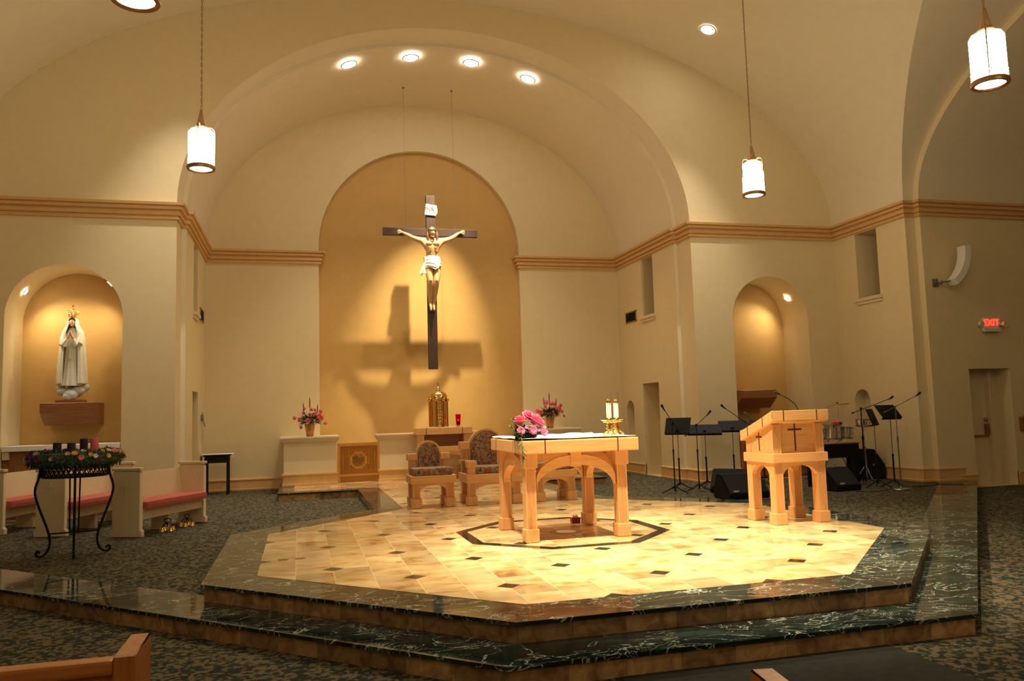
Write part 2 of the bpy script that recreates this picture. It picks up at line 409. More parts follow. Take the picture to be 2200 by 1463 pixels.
# back wall with the tall niche
big = arch(.50, 5.88, ZC, 5.99, 48)
outer = [(cA-HR, ZC)]+with_niche(big)+[(cA+HR, ZC)]+ell(cA, HR, BR)
wall_poly('wall_back', outer, [], XZ(YB), 'wall')
reveal('wall_back_niche', big, .17, XZ(YB), 'cream', 'ochre', 'wall_back_niche_panel')
# crossing: side walls, piers, nave vault, transept vaults
def yg(z):
    h = (z-ZS)/TB
    return None if h >= 1 else TA*math.sqrt(1-h*h)
bm1 = nb()
nth = 96; ths = [PI*i/nth for i in range(nth+1)]
def nav(th): return (cN+HN*math.cos(th), ZS+BN*math.sin(th))
zt = [nav(t)[1] for t in ths]
def strip_rows(bm, f0, f1, n=16):
    prev = None
    for t in ths:
        x, z = nav(t); a, b = f0(z), f1(z)
        row = [bm.verts.new((x, a+(b-a)*k/n, z)) for k in range(n+1)]
        if prev:
            for k in range(n): bm.faces.new((prev[k], prev[k+1], row[k+1], row[k]))
        prev = row
strip_rows(bm1, lambda z: TC+(yg(z) or 0), lambda z: YF)
strip_rows(bm1, lambda z: -12., lambda z: TC-(yg(z) or 0))
bmesh.ops.remove_doubles(bm1, verts=bm1.verts, dist=1e-4)
struct('ceiling', bm1, 'vault', 60)
for s, nm in ((1, 'right'), (-1, 'left')):
    for part, (ta, tb, xa, xb) in {'inner': (TA, TB, None, XP), 'outer': (TA-.15, TB-.15, XP, 24.)}.items():
        bm = nb(); prev = None; n = 64
        for i in range(n+1):
            ph = PI*i/n; y = TC+ta*math.cos(ph); z = ZS+tb*math.sin(ph)
            x0 = HN*math.sqrt(max(0, 1-((z-ZS)/BN)**2)) if xa is None else xa-cN
            x1 = xb-cN
            row = [bm.verts.new((cN+s*(x0+(x1-x0)*k/6), y, z)) for k in range(7)]
            if prev:
                for k in range(6): bm.faces.new((prev[k], prev[k+1], row[k+1], row[k]))
            prev = row
        struct('ceiling_transept_%s_%s' % (nm, part), bm, 'vault', 60)
    # step face between the two transept vaults
    bm = nb(); n = 64; x = cN+s*(XP-cN)
    a = [bm.verts.new((x, TC+TA*math.cos(PI*i/n), ZS+TB*math.sin(PI*i/n))) for i in range(n+1)]
    b = [bm.verts.new((x, TC+(TA-.15)*math.cos(PI*i/n), ZS+(TB-.15)*math.sin(PI*i/n))) for i in range(n+1)]
    for i in range(n): bm.faces.new((a[i], a[i+1], b[i+1], b[i]))
    for y0, y1 in ((YT, Y2), (2*TC-YT, 2*TC-Y2)):
        bm.faces.new([bm.verts.new(p) for p in ((x, y0, ZN), (x, y1, ZN), (x, y1, ZS), (x, y0, ZS))])
    for y0 in (YT, 2*TC-YT):
        xx = cN+s*HN
        bm.faces.new([bm.verts.new(p) for p in ((x, y0, ZN), (xx, y0, ZN), (xx, y0, ZS), (x, y0, ZS))])
    struct('wall_pier_'+nm, bm, 'wall')
    x = cN+s*HN
    T = YZ(x) if s > 0 else YZ(x) @ Matrix.Scale(-1, 4, (0, 0, 1))
    win = rect(15.12, 15.84, 3.97, 5.5); nic = arch(15.70, 16.22, .86, 1.60, 12)
    wall_poly('wall_side_'+nm, rect(YT, YF, ZN, ZS), [win, nic], T, 'wall')
    k = 3 if s > 0 else 4
    reveal('window_%d' % k, win, .62, T, 'wall', 'darkglass', 'window_%d_pane' % k)
    reveal('wall_choir_niche_'+nm, nic, .28, T, 'wall')
    bm = nb(); xs = (x-.07, x+.1) if s > 0 else (x-.1, x+.07)
    bm_box(bm, *xs, 15.04, 15.92, 3.89, 3.97, .012); bm_box(bm, *((x-.04, x+.02) if s > 0 else (x-.02, x+.04)), 15.07, 15.89, 3.82, 3.89, .01)
    struct('trim_%d' % k, bm, 'cream')
    bm = nb(); bm.faces.new([bm.verts.new(p) for p in ((x, -12, ZN), (x, 2*TC-YT, ZN), (x, 2*TC-YT, ZS), (x, -12, ZS))]); struct('wall_nave_'+nm, bm, 'wall')
    # outer transept walls
    door = rect(13.93, 15.02, ZN+.001, 2.2)
    bm = None
    if s > 0:
        wall_poly('wall_transept_right', rect(XP, 24, ZN, ZS), [door], XZ(Y2), 'wall')
        reveal('door_3', door, .42, XZ(Y2), 'wall', 'cream', 'door_3_leaf')
    else:
        wall_poly('wall_transept_left', rect(2*cN-24, 2*cN-XP, ZN, ZS), [], XZ(Y2), 'wall')
    xo = cN+s*(24-cN)
    bm = nb()
    bm.faces.new([bm.verts.new(p) for p in ((xo, 2*TC-Y2, ZN), (cN+s*(XP-cN), 2*TC-Y2, ZN), (cN+s*(XP-cN), 2*TC-Y2, ZS), (xo, 2*TC-Y2, ZS))])
    struct('wall_transept_near_'+nm, bm, 'wall')
    bm = nb(); n = 40
    pts = [(xo, 2*TC-Y2, ZN), (xo, Y2, ZN)]+[(xo, TC+(TA-.15)*math.cos(PI*i/n), ZS+(TB-.15)*math.sin(PI*i/n)) for i in range(n+1)]
    bm.faces.new([bm.verts.new(p) for p in pts]); struct('wall_transept_end_'+nm, bm, 'wall')
bm = nb(); bm.faces.new([bm.verts.new(Vector((x, -12, z))) for x, z in [(XL, ZN), (XR, ZN)]+ell(cN, HN, BN)]); struct('wall_entrance', bm, 'wall')

# mouldings and baseboards: swept profiles with mitred corners
def sweep(name, path, prof, side, mat):
    bm = nb(); n = len(path); rings = []
    for i, p in enumerate(path):
        p = Vector(p)
        d0 = (p-Vector(path[i-1])).normalized() if i else None; d1 = (Vector(path[i+1])-p).normalized() if i < n-1 else None
        def nrm(d): return Vector((-d.y, d.x))*side
        if d0 is None: m = nrm(d1)
        elif d1 is None: m = nrm(d0)
        else:
            a, b = nrm(d0), nrm(d1); m = (a+b)/(1+a.dot(b))
        rings.append([Vector((p.x+m.x*o, p.y+m.y*o, z)) for o, z in prof])
    R = bm_loft(bm, rings, closed=True)
    bm.faces.new(R[0]); bm.faces.new(list(reversed(R[-1])))
    return struct(name, bm, mat)
corn = [(-.02, 5.52), (.05, 5.52), (.06, 5.545), (.05, 5.57), (.025, 5.575), (.025, 5.60), (.075, 5.605), (.085, 5.635), (.075, 5.665), (.04, 5.67), (.045, 5.70), (.11, 5.72), (.12, 5.765), (.09, 5.77), (.09, 5.785), (.15, 5.80), (.16, 5.85), (-.02, 5.87)]
pR = [(5.86, 21.0), (5.88, YB), (cA+HR, YB), (cA+HR, YS), (cA+HF, YS), (cA+HF, YF), (XR, YF), (XR, YT), (XP, YT), (XP, Y2), (23.9, Y2)]
pR[0] = (5.88, 21.1)
sweep('trim_5', pR, corn, -1, 'trim')
def mir(p, c=cN): return [(2*c-x, y) for x, y in p]
pL = [(.50, 21.1), (.50, YB), (cA-HR, YB), (cA-HR, YS), (cA-HF, YS), (cA-HF, YF), (XL, YF), (XL, YT), (2*cN-XP, YT), (2*cN-XP, Y2), (2*cN-23.9, Y2)]
sweep('trim_6', pL, corn, 1, 'trim')
def base(z): return [(-.02, z), (.055, z), (.06, z+.04), (.04, z+.05), (.035, z+.24), (.05, z+.25), (.05, z+.275), (.02, z+.29), (-.02, z+.29)]
sweep('baseboard_right', [(5.88, YB), (cA+HR, YB), (cA+HR, 19.5)], base(ZC), -1, 'trim')
sweep('baseboard_sanctuary_right', [(cA+HR, 18.52), (cA+HR, YS), (cA+HF, YS), (cA+HF, YF), (9.84, YF)], base(ZC), -1, 'trim')
sweep('baseboard_choir_right', [(11.87, YF), (XR, YF), (XR, YT), (XP, YT), (XP, Y2), (13.6, Y2)], base(ZC), -1, 'trim')
sweep('baseboard_transept_right', [(XP+.5, Y2), (13.93, Y2)], base(ZN), -1, 'trim')
sweep('baseboard_transept_far', [(15.02, Y2), (23.9, Y2)], base(ZN), -1, 'trim')
sweep('baseboard_left', [(.50, YB), (cA-HR, YB), (cA-HR, 19.5)], base(ZC), 1, 'trim')
sweep('baseboard_sanctuary_left', [(cA-HR, 18.52), (cA-HR, YS), (cA-HF, YS), (cA-HF, YF), (-3.28, YF)], base(ZC), 1, 'trim')
sweep('baseboard_choir_left', [(-5.30, YF), (XL, YF), (XL, YT)], base(ZC), 1, 'trim')

# ------------------------------------------------------------------ floors, platforms, steps
def poly_face(bm, pts, z):
    vv = [bm.verts.new((x, y, z)) for x, y in pts]
    for t in tessellate_polygon([[Vector((x, y, 0)) for x, y in pts]]):
        f = bm.faces.new([vv[i] for i in t]); f.normal_update()
        if f.normal.z < 0: f.normal_flip()
def slab(name, pts, z0, z1, mat, bev=0):
    bm = nb(); T = Matrix.Translation((0, 0, z0)); bm_prism(bm, pts, z1-z0, T); return struct(name, bm, mat)
slab('floor', [(-18, -12.1), (24.5, -12.1), (24.5, 14.6), (-18, 14.6)], ZN-.1, ZN, 'carpet')
t8 = math.tan(PI/8)
def octv(a): return [(CX+a*x, CY+a*y) for x, y in [(-1, t8), (-1, -t8), (-t8, -1), (t8, -1), (1, -t8), (1, t8), (t8, 1), (-t8, 1)]]
AL = 4.60; XW = 24.0
def lower(a, yend):  # front polyline of the lower platform at apothem a, from far left to far right
    fl = (CX-a*t8, CY-a); fr = (CX+a*t8, CY-a)
    return [(fl[0]-(yend-fl[1]), yend), fl, fr, (fr[0]+(yend-fr[1]), yend)]
lo = lower(AL-.03, Y2-.02)
lowpoly = lo[:1]+lo[1:3]+lo[3:]+[(XP, Y2-.02), (XP, YT), (XR, YT+.01), (XR+.02, YF+.02), (11.9, YF+.02), (11.9, 17.75), (9.8, 17.75), (9.8, YF+.02), (cA+HF+.02, YF), (cA+HF+.02, 21.3), (cA-HF-.02, 21.3), (cA-HF-.02, YF+.02), (-3.2, YF+.02), (-3.2, 17.75), (-5.35, 17.75), (-5.35, YF+.02), (XL-.02, YF+.02), (XL-.02, YT), (2*cN-XP, YT), (2*cN-XP, Y2-.02)]
slab('floor_choir', lowpoly, ZN, ZC-.004, 'carpet')
# risers, one quad per stone
def risers(name, pts, z0, z1, w=.42):
    bm = nb(); lay = bm.loops.layers.float_color.new('tone')
    rnd = random.Random(5)
    for (ax, ay), (bx, by) in zip(pts, pts[1:]):
        L = math.hypot(bx-ax, by-ay); n = max(1, round(L/w))
        for i in range(n):
            g = .001/L
            t0, t1 = i/n+g, (i+1)/n-g; c = rnd.uniform(.62, 1.2)
            P = [(ax+(bx-ax)*t0, ay+(by-ay)*t0), (ax+(bx-ax)*t1, ay+(by-ay)*t1)]
            vv = [bm.verts.new((P[0][0], P[0][1], z0)), bm.verts.new((P[1][0], P[1][1], z0)), bm.verts.new((P[1][0], P[1][1], z1)), bm.verts.new((P[0][0], P[0][1], z1))]
            f = bm.faces.new(vv)
            for l in f.loops: l[lay] = (c, c, c, 1)
    return struct(name, bm, 'riser')
risers('step_riser', lower(AL-.025, Y2-.02), ZN, ZC-.03)
# marble tread along the lower platform
def band(name, outer, inner, z0, z1, mat, bev=0.):
    bm = nb(); n = len(outer)
    for i in range(n-1):
        q = [outer[i], outer[i+1], inner[i+1], inner[i]]
        for z, fl in ((z1, 0), (z0, 1)):
            bm.faces.new([bm.verts.new((x, y, z)) for x, y in q])
        for a, b in ((outer[i], outer[i+1]), (inner[i], inner[i+1])):
            bm.faces.new([bm.verts.new((a[0], a[1], z0)), bm.verts.new((b[0], b[1], z0)), bm.verts.new((b[0], b[1], z1)), bm.verts.new((a[0], a[1], z1))])
    bmesh.ops.remove_doubles(bm, verts=bm.verts, dist=1e-5)
    return struct(name, bm, mat)
band('marble_step', lower(AL, Y2-.02), lower(AL-.68, Y2-.02), ZC-.03, ZC, 'gmarble')
# dais
def dais(a, xe, ye, xo, yb):
    V = octv(a)
    k = CY+a+(a*t8) - 0  # 45 degree back edges: y - x
    dl = V[7][1]-V[7][0]
    yl = dl+(CX-xe)
    if CX-xe > V[7][0]: yl = V[7][1]
    return [(CX-xe, ye), (CX-xe, yl)]+([V[7]] if CX-xe > V[7][0] else [])+[V[0], V[1], V[2], V[3], V[4], V[5]]+([V[6]] if CX-xe > V[7][0] else [])+[(CX+xe, yl), (CX+xe, ye), (CX+xo, ye), (CX+xo, yb), (CX-xo, yb), (CX-xo, ye)]
DO = dais(4.13, 2.02, 17.60, 3.68, 21.2)
slab('altar_platform_core', dais(4.09, 1.98, 17.64, 3.64, 21.19), ZC-.1, -.03, 'riser')
slab('marble_border', DO, -.03, 0., 'gmarble')
inn = dais(4.10, 1.99, 17.63, 3.65, 21.2)
seq = [inn[-2], inn[-1]]+inn[:-2]
risers('platform_riser', seq, ZC-.005, -.03)
ti = dais(A8, 1.56, 17.93, 3.35, 21.15)
bm = nb(); bm_prism(bm, ti, .003, Matrix.Translation((0, 0, -.0005))); struct('tile_floor', bm, 'tile')
# dark octagonal ring and medallion under the altar
ring_o = octv(B8); ring_i = octv(B8-.14)
band('trim_7', ring_o+ring_o[:1], ring_i+ring_i[:1], .001, .0045, 'blackmarble')
M['medal'] = plain('red_mosaic', (.45, .16, .07), .3, var=.4, scale=40)
bm = nb(); bm_lathe(bm, [(.20, .002), (.20, .006), (.13, .006), (.13, .002)], 40, (3.27, 9.82, 0)); struct('trim_8', bm, 'medal')
bm = nb(); bm_lathe(bm, [(.13, .002), (.13, .0065)], 40, (3.27, 9.82, 0)); struct('trim_9', bm, 'white')
# dark plain aisle carpet
slab('aisle_carpet', [(2.12, -12), (4.30, -12), (4.30, CY-AL+.02), (2.12, CY-AL+.02)], ZN, ZN+.006, 'mat')

# low walls behind the chairs
def half_wall(name, x0, x1, y0, y1):
    r = bpy.data.objects.new(name, None); C.objects.link(r); r['kind'] = 'structure'
    r.location = (x0, y0, 0)
    cbox('wall_body', r, 'cream', 0, x1-x0, 0, y1-y0, 0, 1.0)
    bm = nb()
    for k, (o, z0, z1) in enumerate(((.02, .985, 1.01), (.045, 1.01, 1.045), (.07, 1.045, 1.09), (.09, 1.09, 1.13))):
        bm_box(bm, -o, x1-x0+o, -o, y1-y0, z0, z1, .006)
    obj('wall_cap', bm, 'trim' if False else 'cream', r)
    bm = nb(); bm_box(bm, -.04, x1-x0+.04, -.04, y1-y0, .0, .06, .01); bm_box(bm, -.02, x1-x0+.02, -.02, y1-y0, .05, .25); bm_box(bm, -.04, x1-x0+.04, -.04, y1-y0, .24, .29, .01)
    obj('wall_base', bm, 'trim', r)
    return r
half_wall('wall_low_left', -.36, .83, 19.4, 20.94)
half_wall('wall_low_centre', 1.86, 4.60, 19.6, 20.0)
half_wall('wall_low_right', 5.62, 6.86, 19.4, 20.94)

# ------------------------------------------------------------------ ceiling fixtures
def downlight(loc, nrm, r, label, group=None, name='recessed_downlight'):
    t = thing(name, label, 'ceiling light', loc, 0, group)
    q = Vector(nrm).normalized().to_track_quat('Z', 'Y'); R = q.to_matrix().to_4x4()
    bm = nb(); bm_lathe(bm, [(r*1.16, -.012), (r*1.22, 0.0), (r*1.16, .012), (r, .012), (r, -.012)], 28, T=R, cap=False); o = obj('trim_ring', bm, 'plastic', t, 30)
    bm = nb(); bm_lathe(bm, [(r*.99, -.006), (r*.99, .004)], 28, T=R); obj('lens', bm, 'lamp', t)
    return t
def vn(x, z, c, h, b): return (-(x-c)/h**2, 0, -(z-ZS)/b**2)
def vz(x, c, h, b): return ZS+b*math.sqrt(1-((x-c)/h)**2)
for x, lb in ((1.12, 'recessed ceiling light farthest left of the row in the sanctuary vault'), (2.54, 'recessed ceiling light second from the left in the sanctuary vault'),
              (3.98, 'recessed ceiling light third from the left in the sanctuary vault'), (5.38, 'recessed ceiling light farthest right of the row in the sanctuary vault')):
    z = vz(x, cA, HR, BR)-.03; n = vn(x, z, cA, HR, BR); k = Vector(n).normalized()*.015
    downlight((x+k.x, 17.87, z+k.z), n, .165, lb, 'recessed lights in the sanctuary vault')
z = vz(8.7, cN, HN, BN)-.02; downlight((8.7, 15.08, z), vn(8.7, z, cN, HN, BN), .15, 'single recessed light in the upper right of the nave ceiling')
for (x, z, c, lb) in ((11.74, 4.23, 10.855, 'small bright light in the right wall niche arch'), (-5.14, 4.16, -4.29, 'small bright light on the left of the statue niche arch'), (-3.55, 4.27, -4.29, 'small bright light on the right of the statue niche arch')):
    n = Vector((c-x, 0, 3.6-z)).normalized(); R_ = 1.011
    px, pz = c-n.x*(R_-.03), 3.6-n.z*(R_-.03)
    downlight((px, 16.82 if x == -3.55 else 17.15, pz), tuple(n), .055, lb, None, 'niche_light')

# pendants
def make_pendant(z):
    t = thing('pendant_lantern', '', 'pendant light', (0, 0, 0), 0, 'hanging lantern lights')
    bm = nb(); bm_lathe(bm, [(.19, 0.03), (.19, .58), (.16, .62), (.05, .66)], 32, cap=False); bm_lathe(bm, [(.165, .025), (.165, .03)], 32); obj('shade', bm, 'glow', t, 40)
    bm = nb(); bm_lathe(bm, [(.165, 0.0), (.205, .0), (.212, .03), (.205, .055), (.195, .06), (.195, .03), (.165, .02)], 32, cap=False); obj('bottom_ring', bm, 'bronze', t, 40)
    bm = nb()
    for i in range(12):
        a = 2*PI*i/12
        for k in range(3): bm_ball(bm, (.197*math.cos(a), .197*math.sin(a), .075+.032*k), .009, 6)
    bm_tube(bm, [(.196*math.cos(2*PI*i/32), .196*math.sin(2*PI*i/32), .165) for i in range(32)], .004, 5, closed=True)
    obj('studded_band', bm, 'bronze', t)
    for k in range(3):
        a = 2*PI*k/3+.4; c, s = math.cos(a), math.sin(a)
        bm = nb(); bm_tube(bm, [(.06*c, .06*s, .67), (.12*c, .12*s, .695), (.17*c, .17*s, .69), (.205*c, .205*s, .65), (.212*c, .212*s, .58), (.205*c, .205*s, .05)], [.011, .011, .011, .011, .009, .006], 6); obj('bracket_arm', bm, 'bronze', t, 60)
    bm = nb(); bm_lathe(bm, [(.10, .655), (.10, .675), (.075, .69), (.022, .93), (.022, .95)], 24); obj('cone_cap', bm, 'bronze', t, 40)
    bm = nb(); zz = .95; i = 0
    while zz < z-.06:
        a = (i % 2)*PI/2
        pts = [((.013*math.cos(u))*math.cos(a), (.013*math.cos(u))*math.sin(a), zz+.032+.036*math.sin(u)) for u in [2*PI*k/8 for k in range(8)]]
        bm_tube(bm, pts, .0045, 4, closed=True); zz += .058; i += 1
    bm_tube(bm, [(.008, 0, .95), (-.008, .004, (z+.95)/2), (.006, 0, z-.03)], .003, 4)
    obj('chain', bm, 'bronze', t)
    bm = nb(); bm_lathe(bm, [(.02, z-.08), (.065, z-.03), (.07, z+.03)], 20); obj('ceiling_canopy', bm, 'bronze', t, 40)
    return t
zc = vz(-1.45, cN, HN, BN)
pz = 5.40; P0 = make_pendant(zc-pz)
P0.location = (-1.45, 12.8, pz); P0['label'] = 'lit lantern hanging on a chain in front of the left end of the sanctuary arch'
dup(P0, (8.15, 12.8, pz), .6, 'lit lantern hanging on a chain right of the sanctuary arch', 'hanging lantern lights')
dup(P0, (7.93, 7.35, 5.22), 1.4, 'large lit lantern hanging in the top right corner', 'hanging lantern lights')
dup(P0, (-1.40, 7.42, 5.27), .2, 'lit lantern at the top left of which only the bottom rim shows', 'hanging lantern lights')
for x, y, k in ((-1.45, 1.9, 0), (8.15, 1.9, 0), (-1.45, -4.2, 0), (8.15, -4.2, 0)):
    dup(P0, (x, y, pz), .3, 'lit lantern over the nave %s of the viewpoint, on the %s' % ('just behind' if y > 0 else 'far behind', 'left' if x < 0 else 'right'), 'hanging lantern lights')

# ------------------------------------------------------------------ maple furniture pieces
def fluted(bm, x0, x1, y0, y1, z0, z1, n=6, d=.006):
    w = x1-x0; m = .17*w; s = (w-2*m)/(2*n-1)
    def side(flip):
        pts = [(x0, 0)]; x = x0+m
        for i in range(n):
            pts += [(x, 0), (x+s*.35, d), (x+s*.65, d), (x+s, 0)]; x += 2*s
        return pts+[(x1, 0)]
    f = [(x, y0+dy) for x, dy in side(0)]; b = [(x, y1-dy) for x, dy in side(1)]
    bm_prism(bm, f+list(reversed(b)), z1-z0, Matrix.Translation((0, 0, z0)))
def leg(parent, x, y, h, w=.13, bw=.17, bh=.155, cap=None, name='leg'):
    """fluted post standing at centre x, y; base block is a sub-part"""
    bm = nb(); fluted(bm, x-w/2, x+w/2, y-w/2, y+w/2, bh-.01, h)
    if cap: bm_box(bm, x-bw/2, x+bw/2, y-bw/2, y+bw/2, h, cap, .008)
    o = obj(name, bm, 'maple', parent)
    bm = nb(); bm_box(bm, x-bw/2, x+bw/2, y-bw/2, y+bw/2, 0, bh, .012); obj('base_block', bm, 'maple', o)
    return o
def arch_brace(bm, a0, a1, zs, zi, zo, t0, t1, axis='x', n=18, outer_flat=False):
    """curved brace spanning a0..a1, thickness t0..t1 across"""
    c = (a0+a1)/2; h = (a1-a0)/2; pts = []
    for i in range(n+1):
        u = PI*i/n; pts.append((c+h*math.cos(u), zs+(zi-zs)*math.sin(u)))
    if outer_flat: top = [(a0, zo), (a1, zo)]
    else: top = [(c-h*math.cos(PI*i/n), zs+.10+(zo-zs-.10)*math.sin(PI*i/n)) for i in range(n+1)]
    poly = pts+top
    bm_prism(bm, poly, t1-t0, XZ(t0) if axis == 'x' else YZ(t0))
# altar
t = thing('altar', 'large square maple altar table with arched braces and fluted legs on the dais', 'altar', (3.2, 9.78, .004))
ox, oy = 3.2, 9.78
bm = nb(); bm_box(bm, 2.50-ox, 3.97-ox, 9.03-oy, 10.60-oy, 1.03, 1.185, .014); top = obj('table_top', bm, 'maple_h', t)
bm = nb()
for gx in (2.785, 3.70): bm_box(bm, gx-.006-ox, gx+.006-ox, 9.027-oy, 10.603-oy, 1.028, 1.1865)
for gy in (9.33, 10.30): bm_box(bm, 2.497-ox, 3.973-ox, gy-.006-oy, gy+.006-oy, 1.028, 1.1865)
obj('dark_inlay', bm, 'inlay', top)
for lx in (2.625, 3.78):
    for ly in (9.20, 10.36): leg(t, lx-ox, ly-oy, .86, cap=1.03)
for k, yy in enumerate((9.15, 10.31)):
    bm = nb(); arch_brace(bm, 2.70-ox, 3.70-ox, .62, .875, 1.0, yy-oy, yy+.09-oy); bm_box(bm, 3.13-ox, 3.27-ox, yy-.012-oy, yy+.10-oy, .86, 1.03, .006); obj('arched_brace', bm, 'maple_h', t, 20)
for k, xx in enumerate((2.585, 3.735)):
    bm = nb(); arch_brace(bm, 9.28-oy, 10.28-oy, .62, .875, 1.0, xx-ox, xx+.09-ox, 'y'); bm_box(bm, xx-.012-ox, xx+.10-ox, 9.71-oy, 9.85-oy, .86, 1.03, .006); obj('arched_brace', bm, 'maple_h', t, 20)
# altar cloth
bm = nb(); n = 20; rows = []
rnd = random.Random(3)
for j in range(n+1):
    y = 9.10+(10.60-9.10)*j/n; rows.append([])
    for i in range(n+1):
        x = 2.52+(3.96-2.52)*i/n
        zz = 1.201+.003*math.sin(7*x+3*y)+.004*math.sin(11*y-4*x)+(.014*abs(math.sin(9*x)) if j == n else 0)
        if j == 0: y2 = y+.02*math.sin(6*x)
        else: y2 = y
        rows[-1].append(Vector((x, y2, zz+.006)))
R1 = bm_loft(bm, rows, closed=False)
cl = obj('altar_cloth', bm, 'white', None, True); md = cl.modifiers.new('s', 'SOLIDIFY'); md.thickness = .005; md.offset = -1
tag(cl, 'white linen cloth spread over the altar top', 'cloth')
# red case on the floor under the altar
t = thing('votive_box', 'small dark red box with glass top on the floor behind the altar', 'box', (3.64, 10.52, .004))
cbox('box_body', t, 'redbox', -.06, .06, -.045, .045, 0, .075, .008)
bm = nb(); bm_ball(bm, (.0, 0, .085), .035, 12, (1.2, 1, .9)); obj('dome_lid', bm, 'chrome', t, True)

# ambo
t = thing('ambo', 'maple reading stand with sloped top and dark crosses on its panels', 'lectern', (6.23, 9.44, .004)); ox, oy = 6.23, 9.44
xs = (5.925, 6.555); ys = (9.175, 9.70)
for lx in xs:
    for ly in ys: leg(t, lx-ox, ly-oy, .78, .125, .165, .145)
bm = nb(); bm_box(bm, 5.835-ox, 6.645-ox, 9.08-oy, 9.79-oy, .78, .90, .01); obj('middle_rail', bm, 'maple_h', t)
def slope(y): return 1.315-(y-9.06)/(9.80-9.06)*.25   # underside of the desk
for lx in xs:
    for ly in ys: bm = nb(); fluted(bm, lx-.06-ox, lx+.06-ox, ly-.06-oy, ly+.06-oy, .90, slope(ly)-.0); obj('corner_post', bm, 'maple', t)
pn = cbox('front_panel', t, 'maple_h', 5.98-ox, 6.50-ox, 9.15-oy, 9.18-oy, .90, slope(9.15))
bm = nb(); bm_box(bm, 6.205-ox, 6.222-ox, 9.143-oy, 9.16-oy, .925, 1.285); bm_box(bm, 6.115-ox, 6.312-ox, 9.142-oy, 9.159-oy, 1.19, 1.21); obj('cross', bm, 'inlay', pn)
for s, px in ((-1, 5.87), (1, 6.58)):
    bm = nb(); bm_prism(bm, [(9.23-oy, .90), (9.65-oy, .90), (9.65-oy, slope(9.65)), (9.23-oy, slope(9.23))], .03, YZ(px-ox)); sp = obj('side_panel', bm, 'maple_h', t)
    bm = nb(); xx = px-ox-.004 if s < 0 else px-ox+.03
    bm_box(bm, xx, xx+.006, 9.432-oy, 9.448-oy, .93, 1.17); bm_box(bm, xx-.001, xx+.007, 9.37-oy, 9.51-oy, 1.10, 1.118); obj('cross', bm, 'inlay', sp)
bm = nb(); bm_prism(bm, [(9.03-oy, 1.315), (9.82-oy, 1.05), (9.82-oy, 1.19), (9.72-oy, 1.21), (9.03-oy, 1.45)], .84, YZ(5.815-ox)); 
bmesh.ops.bevel(bm, geom=bm.edges[:], offset=.006, segments=1, affect='EDGES')
top = obj('sloped_top', bm, 'maple_h', t)
for gx in (5.985, 6.475): bm = nb(); bm_box(bm, gx-.006-ox, gx+.006-ox, 9.026-oy, 9.035-oy, 1.315, 1.452); obj('dark_inlay', bm, 'inlay', top)
for gy in (9.25, 9.62):
    bm = nb()
    zb = 1.315-(gy-9.03)*.335; zt_ = 1.45-(gy-9.03)*.348
    bm_box(bm, 5.811-ox, 5.82-ox, gy-.006-oy, gy+.006-oy, zb, zt_)
    obj('dark_inlay', bm, 'inlay', top)
for yy in (9.145, 9.67):
    bm = nb(); arch_brace(bm, 5.985-ox, 6.495-ox, .60, .745, .785, yy-.03-oy, yy+.04-oy, 'x', 18, True); obj('arched_brace', bm, 'maple_h', t, 20)
for xx in (5.895, 6.525):
    bm = nb(); arch_brace(bm, 9.235-oy, 9.64-oy, .60, .745, .785, xx-.03-ox, xx+.04-ox, 'y', 18, True); obj('arched_brace', bm, 'maple_h', t, 20)
def gooseneck(loc, pts, label):
    t = thing('gooseneck_microphone', label, 'microphone', loc)
    bm = nb(); bm_tube(bm, pts, .006, 6); bm_lathe(bm, [(.022, 0), (.022, .012), (.01, .03)], 12); obj('flexible_neck', bm, 'black', t, True)
    a, b = Vector(pts[-2]), Vector(pts[-1]); d = (b-a).normalized()
    bm = nb(); bm_tube(bm, [b, b+d*.03, b+d*.07, b+d*.085], [.011, .017, .018, .008], 10); obj('microphone_head', bm, 'blackmat', t, True)
gooseneck((6.33, 9.22, 1.392), [(0, 0, 0), (0, .0, .09), (-.03, .02, .15), (-.11, .05, .22), (-.21, .06, .27)], 'thin black gooseneck microphone curving up from the reading stand top')
gooseneck((6.05, 9.72, 1.212), [(0, 0, 0), (-.03, .03, .05), (-.09, .03, .13), (-.13, .03, .17)], 'short gooseneck microphone at the low back edge of the reading stand')

